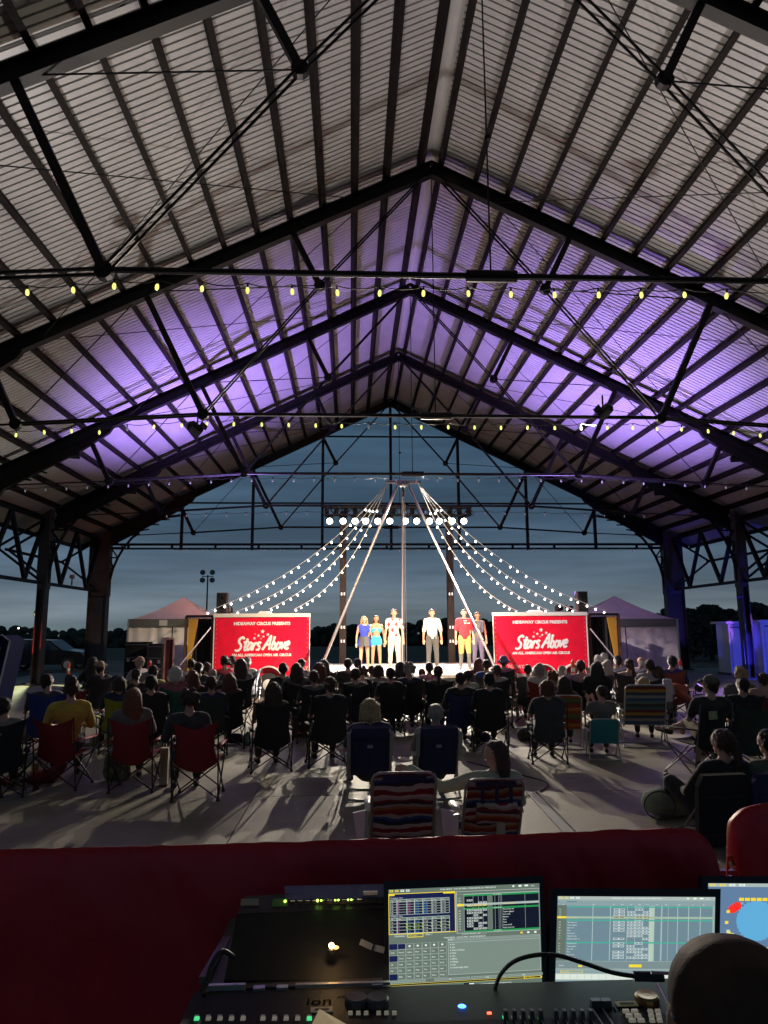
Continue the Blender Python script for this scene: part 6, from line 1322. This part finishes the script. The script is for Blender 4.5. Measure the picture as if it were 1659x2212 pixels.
def draw1(rect, text):
    random.seed(5); rect(0, 0, 1, 1, GR, 0); hd(rect, text, GR, GR)
    rect(0, .045, .44, .455, YE, 1); rect(.005, .052, .435, .448, NVs, 2); rect(.005, .052, .04, .068, YE, 3); rect(.36, .05, .435, .066, YE, 3)
    for tv, rows, cc in ((.10, 5, (WT, PK, PK, BL, BL, WT, WT)), (.285, 4, (WT, PK, BL, BL, WT, WT, WT))):
        text('Moving Spots  Colour', .012, tv-.004, .016, WT); rect(.012, tv+.005, .40, tv+.165, LN, 3)
        n = 7; ed = [.012, .055, .12, .17, .225, .285, .345, .40]
        for c in range(7):
            rect(ed[c]+.003, tv+.010, ed[c+1]-.003, tv+.030, GR, 4); text(('Ch', 'Intens', 'Colour', 'Pan', 'Tilt', 'Zoom', 'Edge')[c], ed[c]+.008, tv+.026, .013, WT, 5)
            for r in range(rows):
                v = tv+.036+r*(.128/rows); rect(ed[c]+.003, v, ed[c+1]-.003, v+.110/rows, DK, 4); text(('%d' % (21+r), 'FL', 'C %d' % (r+3), 'P 127', 'P 128', 'P 137', 'P 137')[c], ed[c]+.008, v+.09/rows, .017, cc[c] if not (tv > .2 and r in (1, 2) and c in (2, 3)) else LG, 5)
                if tv > .2 and r in (1, 2) and c > 0: rect(ed[c+1]-.007, v+.003, ed[c+1]-.001, v+.014, LG, 6)
    # cue list on the upper right
    rect(.445, .05, .995, .475, LN, 1); rect(.450, .056, .993, .080, GR, 2); rect(.45, .082, .495, .470, GR, 2); rect(.497, .104, .993, .466, DK, 2)
    for v in (.088, .225, .452): rect(.497, v, .993, v+.018, GN, 3); text('ACT SECTION', .69, v+.014, .014, WT, 4)
    rect(.45, .182, .993, .204, PALEY if 0 else LN, 4); rect(.45, .182, .495, .206, YE, 5); text('Preset house lights', .755, .201, .018, YE, 6)
    rect(.655, .104, .685, .45, GR, 3)
    for u in (.555, .59, .62, .652, .70, .725, .735, .745, .90): rect(u, .104, u+.0016, .448, LN, 4)
    for r in range(13):
        v = .112+.0265*r+(.0 if r < 4 else .022)
        if v > .43: break
        text('%d' % (101+r), .458, v+.018, .017, WT, 5); 
        yy = YE if r == 3 else WT
        if r != 0:
            for u, w in ((.515, .036), (.560, .024), (.590, .024), (.621, .024)):
                if random.random() < .72 or r == 3: rect(u, v+.002, u+w, v+.019, yy, 5); rect(u+.003, v+.005, u+w-.003, v+.016, DK if r != 3 else LN, 6); rect(u+w*.42, v+.007, u+w*.58, v+.014, yy, 7)
        if r > 3: text(('Places', 'House to half', 'Flying circus intro', 'Ringmaster speaks now', 'Music button end', 'Trapeze rigging in', 'Spot on left', 'Blackout', 'Bows')[r % 9], .752, v+.018, .018, WT, 5)
    # tabs and lower half
    rect(0, .455, .035, .475, GR, 2); rect(.035, .457, .115, .483, G2, 3); text('1.Cue Summary', .038, .478, .017, WT, 4); rect(.12, .455, .225, .49, YE, 3); rect(.124, .46, .221, .484, GR, 4); text('2.Moving light', .128, .479, .017, YE, 5); rect(.235, .457, .285, .478, G2, 3); text('3.Patch', .24, .474, .016, WT, 4)
    rect(.475, .462, .64, .492, G2, 3); text('1.1 Cue list / "Main show - main"', .48, .484, .016, WT, 4); text('STARS ABOVE - CUE LIST MAIN - SHOW FILE BACKUP', .36, .517, .02, WT, 4)
    rect(.865, .488, .88, .505, YE, 3); rect(.91, .488, .925, .505, WT, 3); rect(.957, .488, .972, .505, WT, 3)
    W2 = .375/7
    lab = ['', '', '', '', '', '', '', 'Undo', 'Record', 'Update', 'Block', 'Mark', 'Cue', 'Intens', 'House', 'Group', 'Preset', 'Color', 'Focus', 'Beam', 'Shape', 'Off', 'Sneak', 'Home', 'Park', 'Copy', 'Move', 'Recall', 'Full', 'Out', 'Level', 'Delay', 'Time', 'Follow', 'Label', 'Live', 'Blind', 'Setup', 'Tools', 'Exit', 'Macro', 'Delete']
    for r in range(6):
        for c in range(7):
            u, v = .003+c*W2, .545+r*.056; nav = c == 0 and r in (0, 2, 5); rect(u, v, u+W2-.002, v+.053, LN if not nav else NVs, 2); rect(u+.0015, v+.002, u+W2-.0035, v+.051, NVs if nav or (r == 0 and c == 1) else GR, 3)
            if r == 0 and c > 1: rect(u+.018, v+.018, u+.030, v+.034, WT, 4)
            elif not nav: text(lab[r*7+c], u+.008, v+.033, .019, WT, 4)
    rect(.385, .52, .995, .86, LN, 2); rect(.388, .56, .992, .856, G2, 3); rect(.388, .523, .992, .535, G2, 3); rect(.388, .538, .992, .556, G2, 3); text('Browser', .39, .535, .016, WT, 5)
    for k, s in enumerate(('File', 'Exit', 'Power off device', 'Patch', 'Cue', 'Effects', 'Displays', 'User', 'Control magic sheets')): text(s, .412, .585+k*.027, .021, WT, 5); rect(.400, .575+k*.027, .405, .583+k*.027, WT, 4)
    for k, u in enumerate((.0, .29, .53, .77)): rect(u+.003, .885, u+.235, .905, LN, 2); rect(u+.005, .888, u+.232, .902, G2, 3); text(('', 'Edit', 'Undo', 'Menu')[k], u+.1, .901, .016, WT, 4)
    rect(0, .915, 1, .932, YE, 2); rect(0, .918, .995, .930, DK, 3); text('LIVE: Cue 201', .01, .949, .02, YE, 4); rect(.88, .912, .995, .934, YE, 4); rect(.885, .916, .99, .930, DK, 5); text('Fade 1 Follow time', .887, .928, .015, YE, 6)
    for k in range(14):
        if k in (7, 8): continue
        u = .003+.0525*k+(.06 if k > 8 else 0); 
        if u > .95: break
        rect(u, .955, u+.050, .993, YE if k == 3 else WT, 3); rect(u+.002, .958, u+.048, .990, GR, 4); text(('', 'Intens', 'Focus', 'Color', 'Shape', 'Image', 'Beam', '', '', 'Form', 'Speed', 'Size', 'All', '')[k], u+.008, .979, .018, WT, 5)
    rect(.47, .94, .555, .985, DK, 3); rect(.47, .94, .485, .985, GN, 4); rect(.485, .968, .52, .985, YE, 5); rect(.52, .945, .552, .96, WT, 5)
def draw2(rect, text):
    random.seed(8); LB = em('lavender_grey', (.45, .58, .48)); rect(0, 0, 1, 1, em('grey_green', (.33, .44, .40)), 0); hd(rect, text, SB, LN)
    rect(0, .05, 1, .105, SB2, 1); rect(0, .105, .058, .72, em('olive_grey', (0, 0, 0)), 2); rect(.058, .108, .985, .72, SB, 1)
    for u, s in ((.03, 'Cue'), (.22, 'Notes'), (.35, 'Dur'), (.40, 'Intens'), (.46, 'Up'), (.51, 'Down'), (.56, 'Focus'), (.62, 'Color'), (.68, 'Beam'), (.76, 'Follow'), (.85, 'Link'), (.92, 'Flags')): text(s, u, .098, .014, WT, 3)
    rect(.0, .055, .12, .07, SB, 2); text('Cue 1 Main Show', .01, .068, .013, WT, 3)
    for v in (.115, .268, .515): rect(.06, v, .985, v+.016, TEAL, 3); text('ACT SECTION', .49, v+.013, .013, WT, 4)
    rect(.0, .232, .985, .256, em('pale_green', (.36, .50, .38)), 3); rect(.0, .232, .056, .256, YE, 4); text('Preset house lights', .02+.04, .252, .018, YE, 5)
    rect(.58, .11, .615, .72, LB, 2)
    for u in (.222, .333, .44, .49, .54, .655, .66, .70, .76, .83, .905): rect(u, .11, u+.003, .715, LN if u not in (.222, .333, .66, .76, .83, .905) else em('pale_line', (.55, .72, .66)), 3)
    for r in range(18):
        v = .14+.0305*r+(0 if r < 4 else .024)+(0 if r < 11 else .02)
        if v > .69: break
        text('%d' % (101+r), .01, v+.02, .017, WT, 5); yy = YE if r == 3 else WT
        for u, w in ((.355, .07), (.445, .044), (.495, .044), (.544, .044)):
            if random.random() < .7: rect(u, v+.002, u+w, v+.022, yy, 5); rect(u+.0025, v+.005, u+w-.0025, v+.019, SB, 6); rect(u+w*.45, v+.008, u+w*.55, v+.017, yy, 7)
        if r > 3: text(('Places', 'House to half', 'Flying circus intro', 'Ringmaster speaks now', 'Music button end', 'Trapeze rigging in', 'Spot on left')[r % 7], .065, v+.02, .017, WT, 5)
        text('3', .595, v+.02, .015, WT, 5)
    rect(0, .725, 1, .80, em('slate', (.20, .27, .28)), 2); rect(.46, .755, .54, .785, YE, 4); text('Duration', .02, .775, .017, WT, 4); rect(.14, .765, .165, .785, YE, 4)
    rect(0, .81, 1, .85, SB2, 2); rect(.03, .82, .17, .845, YE, 4); rect(.033, .823, .167, .842, SB2, 5); text('1.Cue list "Main"', .036, .84, .015, YE, 6)
    rect(0, .855, 1, .915, em('pale_band', (.62, .70, .60)), 2)
    for k in range(22): rect(.005+.045*k, .86, .043+.045*k, .912, em('pale_key', (.72, .80, .72)), 3)
    rect(0, .92, 1, 1, SB2, 2); text('LIVE: Cue 201', .01, .985, .018, YE, 4)
def draw3(rect, text):
    rect(0, 0, 1, 1, em('sheet_blue', (.12, .21, .35)), 0); rect(0, 0, 1, .04, LN, 1)
    for k, c in enumerate((YE, YE, WT, WT)): rect(.01+.06*k, .008, .045+.06*k, .032, c, 2); rect(.02+.06*k, .014, .035+.06*k, .026, LN, 3)
    for k in range(19): rect(.19+.036*k, .165, .22+.036*k, .20, YE, 2); rect(.20+.036*k, .215, .218+.036*k, .24, CYN, 2)
    import math as m_
    cx, cy, r, asp = .30, .42, .125, 1.75; n = 16
    for k in range(n):
        t0, t1 = m_.pi*k/n-m_.pi/2, m_.pi*(k+1)/n-m_.pi/2
        rect(cx-r*m_.cos((t0+t1)/2), cy+r*asp*m_.sin(t0), cx+r*m_.cos((t0+t1)/2), cy+r*asp*m_.sin(t1), CYN, 2)
    for k in range(6): rect(.125+.008*k, .215+.013*k*0+.02*(5-k)*.5, .165+.008*k, .285+.02*(5-k)*.5, RD, 2)
    for k in range(11): a_ = m_.pi*(1.1-1.2*k/10); rect(cx+.185*m_.cos(a_)-.010, cy+.185*asp*m_.sin(a_)-.016, cx+.185*m_.cos(a_)+.010, cy+.185*asp*m_.sin(a_)+.016, YE, 3)
    for k in range(5): rect(.115+.025*k, .52+.035*k, .137+.025*k, .555+.035*k, PALEY, 3); rect(.10+.025*k, .56+.035*k, .108+.025*k, .58+.035*k, CYN, 3)
t1, at1, n1 = monitor('left screen with dark lighting cue tables and keypad', [(829, 1904), (1175, 1892), (1182, 2168), (834, 2180)], [(839, 1922), (1165, 1908), (1171, 2128), (841, 2148)], 2.62, 2.42, draw1)
t2, at2, n2 = monitor('middle screen showing a pale blue grey cue list', [(1190, 1919), (1557, 1920), (1552, 2168), (1184, 2165)], [(1205, 1936), (1545, 1938), (1541, 2136), (1199, 2134)], 2.60, 2.42, draw2)
t3, at3, n3 = monitor('right screen showing a blue stage plan with round disc', [(1516, 1892), (1900, 1894), (1895, 2150), (1512, 2148)], [(1530, 1908), (1880, 1910), (1876, 2110), (1527, 2108)], 2.80, 2.62, draw3)
q = at2(.515, 1.035, .002); m = MB(); tx = (at2(1, 1)-at2(0, 1)).normalized(); ty = (at2(0, 0)-at2(0, 1)).normalized(); text_into(m, 'acer', .024, lambda c: q+tx*(c.x)+ty*(c.y-.006), thick=.001); m.build('maker_lettering', mat('silver_print', (.4, .4, .4), .3, .7), t2)
q = at1(.975, 1.03, .002); m = MB(); m.ball(q, .004, 6, 4); m.build('power_light', MATS['blue_led'], t1)
def gooseneck():
    pts = [atY(1068, 2140, 2.33), atY(1082, 2104, 2.32), atY(1112, 2076, 2.30), atY(1158, 2063, 2.28), atY(1205, 2064, 2.26), atY(1260, 2080, 2.24), atY(1320, 2100, 2.22), atY(1372, 2109, 2.20)]
    t = thing('gooseneck_lamp', 'black bendy gooseneck lamp curving in front of the screens', 'desk lamp', (0, 0, 0)); MB().path(smoothpts(pts, 6), .0062, 8).build('neck', mat('ribbed_black', (.012, .012, .012), .5, bump=.6, bscale=400), t)
    m = MB(); m.tube(atY(1368, 2109, 2.20), atY(1433, 2110, 2.19), .0135, 10); m.build('lamp_head', BLACK, t); m = MB(); m.tube(pts[0], pts[0]-V((0, 0, .05)), .011, 8); m.build('socket', BLACK, t)
gooseneck()
# operator standing at the desk, only the head in the picture
def operator():
    hp = atY(1602, 2232, .93); S = skeleton('stand'); s = 1.0; top = hp.z
    t = thing('person', 'close-cropped head of the desk operator in the lower right corner', 'person', (0, 0, 0)); s = (top)/S['head'].z; t.scale = (s,)*3; t.rotation_euler = (0, 0, -.15); t.location = (hp.x, hp.y, 0)
    put('body', cachedmesh('b', bodyfn('stand', 0, False), .009, 'stand', 0, False), SK['tan'], t)
    def crop(mb): h = S['head']; caps(mb, h+V((0, -.018, .027)), h+V((0, .012, .024)), .0893, .0873, 20); caps(mb, h+V((0, -.05, -.02)), h+V((0, -.05, -.05)), .055, .045, 12)
    put('hair', fuse('crop', crop, .006, 3), mat('cropped_hair', (.062, .031, .018), .65, noise_amt=.3, noise_scale=11, bump=.15, bscale=300, spec=.2), t)
    put('shirt', cachedmesh('s', shirtfn('stand', False, .8), .014, 'stand', False, .8), clothmat(BK), t); put('trousers', cachedmesh('p', pantsfn('stand', 1.95), .014, 'stand', 1.95), clothmat(BK), t)
    m = MB(); h = S['head']
    for sx in (-1, 1): m.path([h+V((sx*.088, -.02, .02)), h+V((sx*.086, .07, .02))], .0025, 5)
    m.path([h+V((d, .105, .02)) for d in (-.085, -.03, .03, .085)], .0025, 5); m.build('spectacles', CHROME, t)
operator()
# keep the desk lit only by its screens: each screen's own light
for (at_, n_, e, c) in ((at1, n1, .6, (.8, .95, .85)), (at2, n2, .8, (.75, .95, .95))):
    l = bpy.data.lights.new('screen_glow', 'AREA'); l.energy = e; l.color = c; l.shape = 'RECTANGLE'; l.size = .5; l.size_y = .3
    o = bpy.data.objects.new('screen_glow', l); COL.objects.link(o); o.location = at_(.5, .5, .012); o.rotation_euler = n_.to_track_quat('-Z', 'Y').to_euler()
bpy.data.scenes.remove(WORK)
